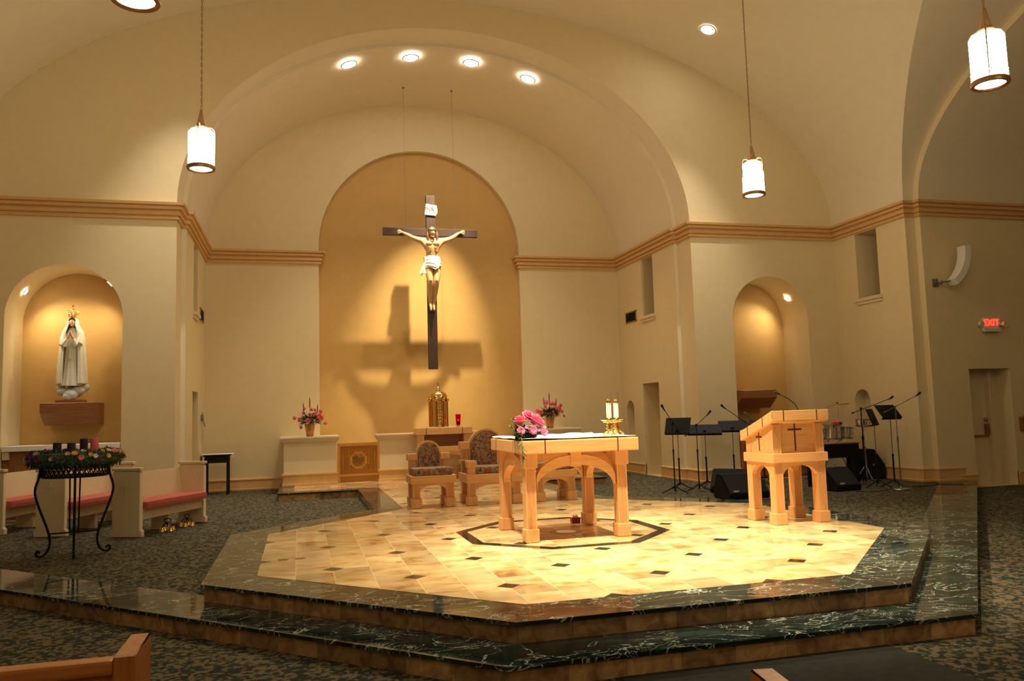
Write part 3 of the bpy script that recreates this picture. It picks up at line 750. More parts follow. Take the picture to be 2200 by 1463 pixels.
# chairs: local origin at front centre of the seat, facing -y
def make_chair(label, w, d, arms):
    t = thing('maple_armchair' if arms else 'maple_side_chair', label, 'chair')
    lx = w/2-.085; ys_ = (.085, d-.085)
    rb, rt = (.37, .52) if arms else (.40, .53)
    for sx in (-1, 1):
        for ly in ys_: leg(t, sx*lx, ly, rb, .125, .17, .155)
    bm = nb(); bm_box(bm, -w/2-.01, w/2+.01, -.01, d+.01, rb, rt, .01); obj('seat_rail', bm, 'maple_h', t)
    bm = nb(); arch_brace(bm, -lx+.06, lx-.06, rb-.14, rb-.03, rb+.005, .03, .10, 'x', 16, True); obj('arched_brace', bm, 'maple_h', t, 20)
    bm = nb(); arch_brace(bm, -lx+.06, lx-.06, rb-.14, rb-.03, rb+.005, d-.1, d-.03, 'x', 16, True); obj('arched_brace', bm, 'maple_h', t, 20)
    bm = nb(); bm_box(bm, -w/2+.12 if arms else -w/2+.03, w/2-.12 if arms else w/2-.03, .02, d-.16, rt+.002, rt+.125, .05); obj('seat_cushion', bm, 'tapestry', t, True)
    ch = (.92, 1.05) if arms else (.77, .88)
    for sx in (-1, 1):
        x = sx*lx
        bm = nb(); (fluted if arms else bm_box)(bm, x-.055, x+.055, d-.14, d-.03, rt, ch[0]); bm_box(bm, x-.088, x+.085, d-.17, d, ch[0], ch[1], .01)
        if arms: bm_box(bm, x-.085, x+.085, d-.17, d, .66, .74, .01)
        obj('back_post', bm, 'maple', t)
        if arms:
            bm = nb(); bm_box(bm, x-.0625, x+.0625, .0225, .1475, rt, .63); bm_box(bm, x-.085, x+.085, 0, .17, .63, .745, .01); obj('arm_post', bm, 'maple', t)
            bm = nb(); bm_box(bm, x-.05, x+.05, .16, d-.16, .64, .73, .02); bm_box(bm, x-.03, x+.03, .15, d-.16, rt, .645); obj('armrest', bm, 'tapestry', t)
    bw = lx-.07; zt_ = 1.27 if arms else 1.10; r = bw; zs_ = zt_-r
    def prof(rad, z0): return [(-rad, z0), (rad, z0)]+[(rad*math.cos(PI*i/24), zs_+rad*math.sin(PI*i/24)) for i in range(25)]
    bm = nb(); bm_prism(bm, prof(bw, rt), .07, XZ(d-.13)); obj('back_frame', bm, 'maple', t, 30)
    bm = nb(); bm_prism(bm, prof(bw-.035, rt+.10), .05, XZ(d-.165)); bmesh.ops.bevel(bm, geom=[e for e in bm.edges if e.is_boundary or abs(e.verts[0].co.y-e.verts[1].co.y) < 1e-6 and max(abs((f.normal if f.normal.length else Vector((0,0,0))).y) for f in e.link_faces) > .9 and min(abs(f.normal.y) for f in e.link_faces) < .5] if False else [], offset=.01) if False else None
    obj('back_cushion', bm, 'tapestry', t, 30)
    return t
c1 = make_chair('small maple side chair with swirled red and grey upholstery, left of the larger one', .74, .64, False); c1.location = (2.15, 13.31, .004)
c2 = make_chair('large maple armchair with tall rounded upholstered back between two smaller chairs', .95, .72, True); c2.location = (3.185, 13.27, .004)
dup(c1, (4.28, 13.28, .004), 0, 'small maple side chair seen through the altar legs, right of the armchair', None)

# tabernacle table
t = thing('tabernacle_table', 'maple table with dark inlays under the gold tabernacle', 'table', (3.37, 19.1, .004))
w2 = .69
bm = nb(); bm_box(bm, -w2, w2, 0, .48, 1.08, 1.24, .012); top = obj('table_top', bm, 'maple_h', t)
bm = nb()
for gx in (-.44, .44): bm_box(bm, gx-.007, gx+.007, -.003, .483, 1.078, 1.2415)
obj('dark_inlay', bm, 'inlay', top)
for sx in (-1, 1):
    for ly in (.12, .36): leg(t, sx*(w2-.12), ly, .80, cap=1.08)
bm = nb(); bm_box(bm, -w2+.02, w2-.02, .03, .45, .66, .79, .01); obj('middle_rail', bm, 'maple_h', t)
bm = nb(); arch_brace(bm, -w2+.18, w2-.18, .46, .61, .665, .06, .14, 'x', 18, True); obj('arched_brace', bm, 'maple_h', t, 20)
bm = nb(); bm_box(bm, -w2+.17, w2-.17, .30, .33, .78, 1.09); obj('back_panel', bm, 'oak', t)
bm = nb(); bm_box(bm, -.36, .27, .02, .46, 0, .014, .004); cl = obj('tabernacle_cloth', bm, 'white', None, False, (3.37, 19.1, 1.2445)); tag(cl, 'small white cloth folded under the gold tabernacle', 'cloth')
t = thing('tabernacle', 'polished gold cylindrical tabernacle with dome and small cross', 'tabernacle', (3.275, 19.36, 1.259))
bm = nb(); bm_lathe(bm, [(.215, 0), (.215, .03), (.20, .04), (.20, .66), (.215, .67), (.215, .70), (.20, .71)], 40); obj('body', bm, 'gold', t, 30)
bm = nb(); bm_lathe(bm, [(.20, .70), (.225, .71), (.22, .76), (.20, .80), (.16, .845), (.10, .87), (.06, .88)], 40); obj('dome', bm, 'gold', t, 50)
bm = nb(); bm_lathe(bm, [(.05, .875), (.075, .885), (.06, .90), (.045, .91), (.05, .945), (.035, .975), (.012, .99), (.015, 1.0)], 24); obj('finial', bm, 'gold', t, 50)
bm = nb(); bm_box(bm, -.007, .007, -.006, .006, .99, 1.09); bm_box(bm, -.03, .03, -.006, .006, 1.04, 1.056); obj('cross', bm, 'darkbrass', t)
for k in range(8):
    a = PI/8+k*PI/4; c, s = math.cos(a), math.sin(a)
    bm = nb(); bm_tube(bm, [(.225*c, .225*s, 0), (.225*c, .225*s, .70)], .02, 8); bm_box(bm, .235*c-.028, .235*c+.028, .235*s-.028, .235*s+.028, .62, .70, .004); obj('column', bm, 'gold', t, 30)
for k in (-1, 1):
    bm = nb()
    for j in range(7):
        zz = .10+j*.078
        for xx in (-.055*k, -.0*k): 
            y = -math.sqrt(.206**2-(xx+.04*k)**2)
        y = -math.sqrt(.206**2-.075**2); bm_ball(bm, (.075*k, y, zz), .024, 10, (1, .45, 1)); bm_ball(bm, (.03*k, -.205, zz+.036), .012, 8, (1, .6, 1))
    obj('door_ornament', bm, 'brass', t, True)
# sanctuary lamp
t = thing('sanctuary_lamp', 'tall ruby glass votive lamp burning right of the tabernacle', 'candle', (3.755, 19.33, 1.245))
bm = nb(); bm_lathe(bm, [(.055, 0), (.06, .01), (.03, .02), (.045, .04)], 20); obj('brass_foot', bm, 'brass', t, 50)
bm = nb(); bm_lathe(bm, [(.03, .035), (.052, .06), (.056, .12), (.066, .31), (.062, .31), (.052, .12), (.048, .07), (.02, .05)], 28, cap=False); obj('glass_cylinder', bm, 'redglass', t, 50)
bm = nb(); bm_lathe(bm, [(.04, .06), (.042, .14)], 18); obj('candle', bm, 'redbox', t, 40)
bm = nb(); bm_ball(bm, (0, 0, .17), .018, 10, (1, 1, 1.5)); obj('flame', bm, 'flame', t, True)

# brass gate between the low walls
t = thing('brass_gate', 'polished brass panel gate with a cross-shaped emblem between two low walls', 'gate', (.87, 19.52, .012), math.atan2(.10, .97))
W_ = .97
bm = nb()
bm_box(bm, 0, .05, -.025, .025, 0, .93); bm_box(bm, W_-.03, W_, -.02, .02, 0.16, .93); bm_box(bm, .05, W_-.03, -.018, .018, .86, .93); bm_box(bm, .05, W_-.03, -.018, .018, .16, .20); obj('frame', bm, 'brass', t)
M['panelbrass'] = plain('brown_brass', (.55, .31, .10), .22, 1., var=.06)  # browner brass of the gate panel and kick plate
pn = cbox('polished_panel', t, 'panelbrass', .05, W_-.03, -.006, .006, .20, .86)
cbox('top_band', t, 'darkbrass', .05, W_-.03, -.012, .012, .78, .86); cbox('kick_plate', t, 'panelbrass', .05, W_-.0, -.008, .008, .01, .155)
for x in (.12, .26, .73, .87):
    bm = nb(); bm_lathe(bm, [(.010, .28), (.014, .40), (.010, .42), (.014, .44), (.012, .60), (.016, .62), (.010, .64), (.012, .78), (.01, .80)], 10, (x, -.018, 0)); obj('pilaster', bm, 'brass', t, 40)
ex, ez = .49, .52
bm = nb()
for a, b in ((.10, .20), (.15, .15), (.20, .10)):
    bm_box(bm, ex-a, ex+a, -.016, -.004, ez-b, ez+b)
em = obj('emblem', bm, 'brass', t)
bm = nb(); bm_tube(bm, [(ex+.125*math.cos(2*PI*i/32), -.018, ez+.125*math.sin(2*PI*i/32)) for i in range(32)], .006, 6, closed=True)
bm_tube(bm, [(ex-.075, -.018, ez-.06), (ex-.03, -.018, ez+.07), (ex-.012, -.018, ez+.075)], .008, 6)
bm_tube(bm, [(ex-.03, -.018, ez+.07), (ex-.04, -.018, ez-.0)], .006, 6)
bm_tube(bm, [(ex+.01, -.018, ez+.07), (ex+.045, -.018, ez+.08), (ex+.06, -.018, ez+.04), (ex+.03, -.018, ez+.01), (ex+.07, -.018, ez-.06)], .009, 6)
obj('engraving', bm, 'darkbrass', em)

# ------------------------------------------------------------------ candlesticks on the altar
def make_candlestick(label, h):
    t = thing('candlestick', label, 'candlestick')
    bm = nb()
    for k in range(4):
        a = PI/4+k*PI/2; c, s = math.cos(a), math.sin(a)
        bm_tube(bm, [(.02*c, .02*s, .055), (.05*c, .05*s, .045), (.07*c, .07*s, .018), (.085*c, .085*s, .012)], [.014, .013, .012, .014], 8)
    bm_lathe(bm, [(.035, .03), (.04, .055), (.02, .065), (.02, .075)], 20); obj('footed_base', bm, 'gold', t, 50)
    bm = nb(); bm_lathe(bm, [(.02, .07), (.045, .085), (.045, .10), (.022, .11), (.022, .118), (.04, .13), (.04, .145), (.02, .155), (.02, .165)], 20); obj('stem', bm, 'gold', t, 50)
    bm = nb()
    for k in range(8):
        a = k*PI/4; bm_ball(bm, (.055*math.cos(a), .055*math.sin(a), .172), .028, 10, (1, 1, .5))
    bm_lathe(bm, [(.02, .16), (.085, .18), (.105, .192), (.105, .200), (.03, .19)], 24); obj('drip_dish', bm, 'gold', t, 50)
    bm = nb(); bm_lathe(bm, [(.008, .19), (.008, .215), (.031, .218), (.031, .218+h), (.004, .22+h)], 20); cd = obj('candle', bm, 'wax', t, 40)
    bm = nb(); bm_lathe(bm, [(.032, .212+h), (.033, .235+h), (.02, .25+h), (.006, .262+h)], 18); obj('brass_follower', bm, 'gold', cd, 50)
    bm = nb(); bm_lathe(bm, [(.034, .20+h), (.042, .23+h), (.042, .34+h), (.040, .34+h), (.040, .23+h), (.034, .205+h)], 24, cap=False); obj('glass_chimney', bm, 'glass', cd, 50)
    return t
k1 = make_candlestick('gold candlestick with white candle and glass chimney, front left of the pair on the altar', .19); k1.location = (3.70, 9.28, 1.212); k1['group'] = 'altar candlesticks'
k2 = dup(k1, (3.885, 9.50, 1.212), .5, 'gold candlestick with white candle and glass chimney, back right of the pair on the altar', 'altar candlesticks')

# ------------------------------------------------------------------ flowers
def leaf(bm, p, d, L, w, up=Vector((0, 0, 1))):
    d = d.normalized(); s = d.cross(up)
    s = s.normalized() if s.length > 1e-3 else Vector((1, 0, 0)); n = s.cross(d)
    q = [p, p+d*L*.35+s*w+n*w*.3, p+d*L*.75+s*w*.6, p+d*L-n*w*.3, p+d*L*.75-s*w*.6, p+d*L*.35-s*w+n*w*.3]
    v = [bm.verts.new(x) for x in q]; m = bm.verts.new(p+d*L*.5-n*w*.25)
    for i in range(6): bm.faces.new((v[i], v[(i+1) % 6], m))
def rdir(rnd, zmin=-1, zmax=1):
    a = rnd.uniform(0, 2*PI); z = rnd.uniform(zmin, zmax); r = math.sqrt(max(0, 1-z*z)); return Vector((r*math.cos(a), r*math.sin(a), z))
def bloom_mesh(r, n, layers, seed=1):
    bm = nb(); rnd = random.Random(seed)
    bm_ball(bm, (0, 0, 0), r*.42, 8)
    for l in range(layers):
        tilt = .25+l*.38
        for k in range(n):
            a = 2*PI*(k+.5*l)/n+rnd.uniform(-.1, .1); d = Vector((math.cos(a)*math.cos(tilt), math.sin(a)*math.cos(tilt), math.sin(tilt)))
            R = d.to_track_quat('X', 'Z').to_matrix()
            bm_ball(bm, d*r*.55, r*.5, 7, (1, .62, .22), R)
    return bm
# centrepiece on the altar
t = thing('flower_centrepiece', 'low pink and purple flower arrangement on the left corner of the altar cloth', 'flowers', (2.68, 9.38, 1.205)); t.scale = (1.08, 1.08, 1.08)
rnd = random.Random(11)
bm = nb(); bm_lathe(bm, [(.07, 0), (.10, .02), (.10, .07), (.06, .075)], 20); obj('bowl', bm, 'black', t, 40)
bm = nb()
for i in range(170):
    d = rdir(rnd, -.25, .7); p = Vector((0, 0, .07))+Vector((d.x*.09, d.y*.07, d.z*.04)); leaf(bm, p, d+Vector((rnd.uniform(-.3, .3), 0, -.1)), rnd.uniform(.06, .13), rnd.uniform(.012, .024))
for i in range(26):
    p = Vector((-.12-rnd.uniform(0, .06), -.10-rnd.uniform(-.02, .09), .03)); p.z = .03
    leaf(bm, p, Vector((rnd.uniform(-.6, .2), rnd.uniform(-1, -.3), rnd.uniform(-.3, .5))), .09, .018)
for i in range(12):
    leaf(bm, Vector((-.185+rnd.uniform(-.02, .02), -.42+.02*rnd.random(), -.02-.018*i)), Vector((rnd.uniform(-1, 1), -.4, -.7)), .06, .013)
bm_tube(bm, [(-.12, -.1, .05), (-.16, -.28, .02), (-.18, -.375, .005), (-.185, -.405, -.06), (-.185, -.41, -.22)], .004, 5)
obj('foliage', bm, 'leaf', t)
bm = nb()
for i in range(22):
    p = Vector((-.13-.07*rnd.random(), -.02*rnd.random(), .08+.16*rnd.random())); leaf(bm, p, rdir(rnd, -.2, .8), .05, .018)
bm_tube(bm, [(-.05, 0, .08), (-.12, 0, .14), (-.19, -.01, .23)], .004, 5)
obj('pale_sprig', bm, 'leafpale', t)
big_b = bloom_mesh(.078, 10, 4, 2); fb = obj('carnation', big_b, 'hotpink', t, True, (-.105, -.04, .185))
def child(o, loc, rot=(0, 0, 0), s=1., mat=None, parent=None):
    c = o.copy(); C.objects.link(c); c.parent = parent or o.parent; c.location = loc; c.rotation_euler = rot; c.scale = (s, s, s)
    if mat:
        c.data = mat_mesh(o.data, mat)
    return c
_mm = {}
def mat_mesh(me, mat):
    k = (me.name, mat)
    if k not in _mm: m2 = me.copy(); m2.materials.clear(); m2.materials.append(M[mat]); _mm[k] = m2
    return _mm[k]
for p, s in (((0.0, .02, .245), 1.0), ((.065, -.05, .19), 1.1), ((.125, -.02, .175), .8)): child(fb, p, (rnd.random(), rnd.random(), rnd.random()), s)
db = obj('daisy', bloom_mesh(.05, 12, 2, 5), 'hotpink', t, True, (-.115, -.12, .09)); db.rotation_euler = (1.1, 0, 0)
child(db, (.015, -.13, .095), (1.2, 0, .2), 1.15); child(db, (.15, -.10, .065), (1.2, .3, .4), .95)
for p, m_ in (((-.05, -.12, .125), 'lilac'), ((.02, -.06, .175), 'lilac'), ((.09, -.12, .09), 'lilac'), ((.17, .02, .09), 'lilac'), ((.19, 0, .12), 'palepink'), ((.21, -.02, .07), 'lilac')): child(db, p, (1., 0, 0), .45, m_)
# vases on the low walls
def vase_arr(loc, seed, label):
    t = thing('vase_of_flowers', label, 'flowers', loc); rnd = random.Random(seed)
    bm = nb(); bm_lathe(bm, [(.075, 0), (.08, .01), (.12, .27), (.125, .30), (.11, .30), (.10, .28)], 24); obj('vase', bm, 'vase', t, 40)
    bm = nb()
    for i in range(230):
        d = rdir(rnd, -.35, .9); p = Vector((d.x*.14, d.y*.10, .36+d.z*.07)); leaf(bm, p, d+Vector((0, 0, -.15)), rnd.uniform(.08, .2), rnd.uniform(.012, .02))
    for i in range(16):
        d = rdir(rnd, .1, .8); p = Vector((0, 0, .33)); e = p+Vector((d.x*.38, d.y*.2, d.z*.34)); bm_tube(bm, [p, (p+e)/2+Vector((0, 0, .03)), e], .003, 4)
    obj('foliage', bm, 'leaf', t)
    for dx, dz in ((-.14, .80), (.0, .92), (.17, .76), (.05, .56)):
        bm = nb(); bm_tube(bm, [(0, 0, .3), (dx*.6, 0, .3+dz*.35), (dx, .0, dz-.22)], .004, 5); bm_tube(bm, [(dx, 0, dz-.24), (dx*1.05, 0, dz-.1), (dx*1.08, 0, dz)], [.012, .015, .005], 7); obj('flower_spike', bm, 'plum', t, True)
    fb = obj('blossom', bloom_mesh(.062, 9, 3, seed), 'pink', t, True, (.0, -.1, .50))
    spots = [(.13, .52), (.19, .44), (-.12, .42), (.03, .40), (-.05, .37), (.22, .50), (.1, .62), (-.16, .56), (-.14, .66), (-.36, .44), (.36, .30), (.24, .58), (-.22, .22), (.27, .42), (.02, .63), (-.25, .40), (.16, .34)]
    for i, (dx, dz) in enumerate(spots):
        child(fb, (dx, rnd.uniform(-.16, -.02), dz), (1.3, rnd.uniform(-.5, .5), rnd.random()*3), rnd.uniform(.7, 1.1), ['pink', 'coral', 'pink', 'hotpink'][i % 4])
    return t
vase_arr((.235, 19.62, 1.131), 21, 'copper vase of pink flowers and plum spikes on the left low wall')
vase_arr((6.20, 19.62, 1.131), 34, 'copper vase of pink flowers and plum spikes on the right low wall, behind the altar')

# ------------------------------------------------------------------ hanging crucifix
t = thing('crucifix', 'large dark wood cross with carved figure hanging on two wires before the gold niche', 'crucifix', (3.225, 19.62, 0))
bm = nb(); bm_box(bm, -.115, .115, 0, .13, 2.69, 7.09, .01); obj('upright_beam', bm, 'crosswood', t)
bm = nb(); bm_box(bm, -1.20, 1.20, .005, .125, 6.05, 6.24, .01); obj('cross_beam', bm, 'crosswood_h', t)
for wx in (-.63, .62):
    bm = nb(); zt_ = vz(3.225+wx, cA, HR, BR); bm_tube(bm, [(wx, .065, 6.23), (wx, .065, zt_)], .003, 5); bm_box(bm, wx-.012, wx+.012, .05, .08, 6.22, 6.33)
    bm_lathe(bm, [(.03, zt_-.03), (.03, zt_+.03)], 12, (wx, .065, 0)); obj('hanging_wire', bm, 'steel', t)
bm = nb(); pl = [(-.15, 6.59), (.12, 6.57), (.175, 6.66), (.15, 6.83), (-.12, 6.87), (-.145, 6.72)]
bm_prism(bm, pl, .02, XZ(-.03)); sg = obj('name_plaque', bm, 'white', t)
def text_mesh(body, size, mat, parent, loc, rot, ext=.003):
    cu = bpy.data.curves.new(body, 'FONT'); cu.body = body; cu.size = size; cu.extrude = ext; cu.align_x = 'CENTER'; cu.align_y = 'CENTER'
    tmp = bpy.data.objects.new('t', cu); C.objects.link(tmp); dg = bpy.context.evaluated_depsgraph_get(); dg.update()
    me = bpy.data.meshes.new_from_object(tmp.evaluated_get(dg)); bpy.data.objects.remove(tmp)
    me.materials.clear(); me.materials.append(M[mat]); o = bpy.data.objects.new('lettering', me); C.objects.link(o); o.parent = parent; o.location = loc; o.rotation_euler = rot; return o
text_mesh('INRI', .15, 'inlay', sg, (-.01, -.034, 6.72), (PI/2, .06, 0))
# the figure: one skinned surface
def skin_figure(name, verts, edges, radii, root, mat, parent, extra=None, sub=2, loc=None):
    me = bpy.data.meshes.new(name); me.from_pydata([tuple(v) for v in verts], edges, []); o = bpy.data.objects.new(name, me); C.objects.link(o)
    o.modifiers.new('k', 'SKIN'); 
    for i, r in enumerate(radii):
        s = me.skin_vertices[0].data[i]; s.radius = r if isinstance(r, tuple) else (r, r); s.use_root = (i == root)
    if sub: m = o.modifiers.new('u', 'SUBSURF'); m.levels = sub; m.render_levels = sub
    dg = bpy.context.evaluated_depsgraph_get(); dg.update(); m2 = bpy.data.meshes.new_from_object(o.evaluated_get(dg))
    bpy.data.objects.remove(o)
    bm = nb(); bm.from_mesh(m2)
    if extra: extra(bm)
    return obj(name, bm, mat, parent, True, loc)
V = []; E_ = []; Rr = []
def vtx(p, r, par=None):
    V.append(Vector(p)); Rr.append(r); 
    if par is not None: E_.append((par, len(V)-1))
    return len(V)-1
pel = vtx((.02, -.10, 5.36), (.165, .12))
wa = vtx((.02, -.12, 5.52), (.145, .10), pel); ri = vtx((.0, -.14, 5.68), (.195, .135), wa); ch_ = vtx((-.0, -.13, 5.83), (.235, .14), ri); nk = vtx((.0, -.12, 5.96), (.06, .055), ch_); hd0 = vtx((.0, -.15, 6.04), (.055, .055), nk)
for s, hz in ((-1, 6.12), (1, 6.15)):
    sh = vtx((s*.225, -.10, 5.89), .095, ch_); ub = vtx((s*.34, -.09, 5.925), .076, sh); el = vtx((s*.48, -.08, 5.975), .058, ub); fa = vtx((s*.58, -.06, 6.035), .056, el); wr = vtx((s*.70, -.035, hz-.02), .035, fa); pm = vtx((s*.77, -.035, hz), (.048, .024), wr)
    for k, (a, L) in enumerate(((.75, .055), (.38, .085), (.12, .095), (-.12, .09), (-.36, .075))):
        b1 = vtx((s*(.77+L*.55*math.cos(a)), -.04-.012*k % .03, hz+L*.55*math.sin(a)+.018*(2-k)*.6), .0165, pm); vtx((s*(.77+L*math.cos(a)), -.065, hz+L*math.sin(a)+.018*(2-k)*.6), .013, b1)
for s in (-1, 1):
    hp = vtx((s*.10+.02, -.10, 5.27), .115, pel); th = vtx((s*.095+.01, -.15, 5.08), .112, hp); kn = vtx((s*.075, -.22, 4.85), .080, th); cf = vtx((s*.066-.01, -.14, 4.66), .082, kn); sh2 = vtx((s*.05-.015, -.09, 4.44), .058, cf); an = vtx((s*.04-.02, -.065, 4.30), .046, sh2); ft = vtx((s*.038-.02, -.12, 4.21), (.046, .034), an); vtx((s*.042-.02, -.15, 4.12), (.044, .024), ft)
def headx(bm):
    bm_ball(bm, (0, -.175, 6.10), .105, 16, (.80, .95, 1.12)); bm_ball(bm, (0, -.27, 6.075), .018, 8, (.8, 1, 1.6)); bm_ball(bm, (0, -.225, 6.02), .032, 8, (1, .6, .6))
    for s in (-1, 1): bm_ball(bm, (s*.035, -.262, 6.105), .013, 8, (1.2, .6, .6)); bm_ball(bm, (s*.085, -.17, 6.09), .02, 8, (.5, 1, 1.4))
    bm_box(bm, -.02, .02, -.262, -.25, 6.032, 6.037)
    for s in (-1, 1):   # chest, rib arch and belly relief
        bm_ball(bm, (s*.085, -.235, 5.81), .085, 14, (1.05, .42, .62))
        for k in range(4): bm_tube(bm, [(s*.035, -.262+.006*k, 5.735-.028*k), (s*.09, -.258+.006*k, 5.715-.034*k), (s*.15, -.20+.006*k, 5.72-.036*k)], [.004, .011, .006], 6)
        bm_ball(bm, (s*.035, -.205, 5.56), .045, 10, (.8, .5, 1.1)); bm_ball(bm, (s*.075, -.285, 4.87), .045, 10, (.8, .6, 1)); bm_tube(bm, [(s*.03, -.20, 5.925), (s*.12, -.205, 5.935), (s*.20, -.165, 5.93)], [.008, .014, .01], 6)
fig = skin_figure('carved_figure', V, E_, Rr, 0, 'skin', t, headx)
bm = nb()
bm_ball(bm, (0, -.14, 6.135), .118, 16, (.86, .95, 1.0)); 
for s in (-1, 1):
    bm_tube(bm, [(s*.085, -.17, 6.13), (s*.105, -.18, 6.05), (s*.115, -.19, 5.97), (s*.105, -.21, 5.88)], [.04, .045, .04, .015], 8)
bm_tube(bm, [(-.05, -.25, 6.02), (-.03, -.275, 5.975), (0, -.28, 5.95), (.03, -.275, 5.975), (.05, -.25, 6.02)], [.018, .026, .03, .026, .018], 8)
# keep the face free of the hair cap
for v in bm.verts:
    if v.co.y < -.20 and v.co.z > 6.0 and abs(v.co.x) < .085: v.co.y = -.185
obj('hair', bm, 'hair', fig, True)
bm = nb(); rnd = random.Random(4)
for k in range(2):
    bm_tube(bm, [(.105*math.cos(a), -.155+.115*math.sin(a), 6.15+.012*math.sin(5*a+k*2)) for a in [2*PI*i/28 for i in range(28)]], .013, 5, closed=True)
for i in range(20):
    a = rnd.uniform(0, 2*PI); p = Vector((.11*math.cos(a), -.155+.12*math.sin(a), 6.15)); bm_tube(bm, [p, p+rdir(rnd)*.035], [.006, .001], 4)
obj('thorn_crown', bm, 'leaf', fig, True)
# loincloth with folds
bm = nb(); rings = []
for j in range(13):
    u = j/12; z = 5.50-.27*u; ring = []
    for i in range(48):
        a = 2*PI*i/48; x = math.cos(a); y = math.sin(a)
        zz = z+.05*x*(u-.3)-.06*math.exp(-((a-4.9)/.5)**2)*u*1.5
        rx = .180+.035*u; ry = .145+.045*u
        fold = 1+.05*math.sin(zz*75+4*x)*(.4+u)
        ring.append(Vector((.02+rx*x*fold, -.11+ry*y*fold, zz)))
    rings.append(ring)
bm_loft(bm, rings); 
bm_tube(bm, [(-.15, -.14, 5.46), (-.20, -.16, 5.46), (-.19, -.15, 5.36), (-.22, -.15, 5.20), (-.20, -.15, 5.05)], [.03, .045, .03, .035, .05], 8)
bm_tube(bm, [(-.18, -.14, 5.40), (-.24, -.13, 5.22), (-.28, -.13, 5.08), (-.30, -.13, 5.03)], [.025, .03, .045, .03], 8)
obj('loincloth', bm, 'robe', fig, True)

# ------------------------------------------------------------------ niches: brackets, cabinets, statue
def bracket(loc, label, mirror=1):
    t = thing('wall_bracket', label, 'shelf', loc)
    bm = nb(); bm_prism(bm, [(-.73, .0), (0, .0), (0, -.43), (-.42, -.43), (-.73, -.19)], .96, YZ(-.48) @ Matrix.Identity(4)); bmesh.ops.bevel(bm, geom=bm.edges[:], offset=.006, segments=1, affect='EDGES'); obj('bracket_block', bm, 'oak', t)
    bm = nb(); bm_box(bm, -.46, .46, -.732, -.725, -.18, -.012); obj('front_moulding', bm, 'oak', t); return t
bracket((-4.28, 17.69, 1.98), 'dark wood wall bracket holding the white statue')
bracket((10.62, 17.69, 1.92), 'empty dark wood wall bracket in the right niche')
for sx, (x0, x1), nm in ((1, (-5.29, -3.29), 'left'), (2, (9.85, 11.86), 'right')):
    t = thing('niche_cabinet', 'dark wood cabinet with white counter built into the statue niche' if nm == 'left' else 'dark wood cabinet low in the empty right niche', 'cabinet', ((x0+x1)/2, 16.70, -.156)); h = (x1-x0)/2-.005
    if nm == 'left':
        cbox('cabinet_body', t, 'oak', -h, h, .03, .98, 0, 1.25)
        cbox('counter', t, 'white', -h, h, -.05, .98, 1.25, 1.345, .008)
        for k in range(2):
            xa = -h+.12+k*(h-.08); bm = nb(); bm_box(bm, xa, xa+h-.16, .0, .03, .12, 1.08, .004); d = obj('door', bm, 'oak', t); bm = nb(); bm_box(bm, xa+.08, xa+h-.24, -.01, .002, .22, .98, .004); obj('raised_panel', bm, 'oak', d)
            bm = nb(); bm_ball(bm, (xa+(h-.22 if k == 0 else .06), -.02, .65), .018, 10); obj('knob', bm, 'brass', d, True)
        for s in (-1, 1): cbox('corner_block', t, 'cream', s*(h-.06)-.055, s*(h-.06)+.055, -.02, .03, 1.10, 1.245)
    else:
        cbox('cabinet_body', t, 'oak', -h, h, .05, .98, 0, 1.0, .005)
        for k in range(2):
            xa = -h+.06+k*(h-.02); bm = nb(); bm_box(bm, xa, xa+h-.10, .025, .05, .08, .92, .004); d = obj('door', bm, 'pewwood_v', t); bm = nb(); bm_box(bm, xa+.07, xa+h-.17, .013, .028, .18, .82, .004); obj('raised_panel', bm, 'oak', d)
            bm = nb(); bm_ball(bm, (xa+(h-.16 if k == 0 else .06), .01, .55), .018, 10); obj('knob', bm, 'brass', d, True)
# statue
t = thing('robed_statue', 'painted statue of a praying woman with white mantle and gold crown', 'statue', (-4.30, 17.28, 1.983))
bm = nb(); bm_box(bm, -.24, .24, -.17, .17, 0, .06, .01); obj('wooden_plinth', bm, 'oak', t)
bm = nb()
for p, r, sc in (((0, -.06, .16), .14, (1, .8, .8)), ((-.13, 0, .22), .12, (1.1, .8, .7)), ((.12, .0, .24), .13, (1.0, .8, .75)), ((.22, .05, .30), .09, (1, .8, 1)), ((-.20, .05, .30), .08, (1, .8, .8)), ((.02, .08, .22), .15, (1.2, .7, .8)), ((-.04, -.12, .12), .09, (1, .6, .9))): bm_ball(bm, p, r, 16, sc)
obj('cloud_base', bm, 'cloud', t, True)
# mantle: open lofted cloth
def loft_robe(z0, z1, f, a0, a1, n=60, m=28):
    rings = []
    for j in range(m+1):
        u = j/m; z = z0+(z1-z0)*u; rx, ry, cy, amp, fr = f(u); ring = []
        for i in range(n+1):
            a = a0+(a1-a0)*i/n; k = 1+amp*math.sin(fr*a+.6*math.sin(3*u))
            ring.append(Vector((rx*k*math.cos(a), cy+ry*k*math.sin(a), z)))
        rings.append(ring)
    return rings
def fm(u):   # mantle radius from hem (0) to top of head (1)
    pts = [(0, .265, .20), (.25, .25, .19), (.5, .225, .17), (.68, .205, .155), (.78, .185, .14), (.84, .135, .12), (.88, .10, .115), (.94, .095, .11), (.98, .06, .08), (1, .012, .02)]
    for (u0, a, b), (u1, c, d) in zip(pts, pts[1:]):
        if u <= u1: k = (u-u0)/(u1-u0); return a+(c-a)*k, b+(d-b)*k, .02, .045*(1-u)**.5, 15
    return .01, .01, .02, 0, 15
bm = nb(); bm_loft(bm, loft_robe(.36, 1.685, fm, -PI/2+.55, 1.5*PI-.55, m=44), closed=False)
mo = obj('mantle', bm, 'robe', t, True); md = mo.modifiers.new('s', 'SOLIDIFY'); md.thickness = .012; md.offset = 0
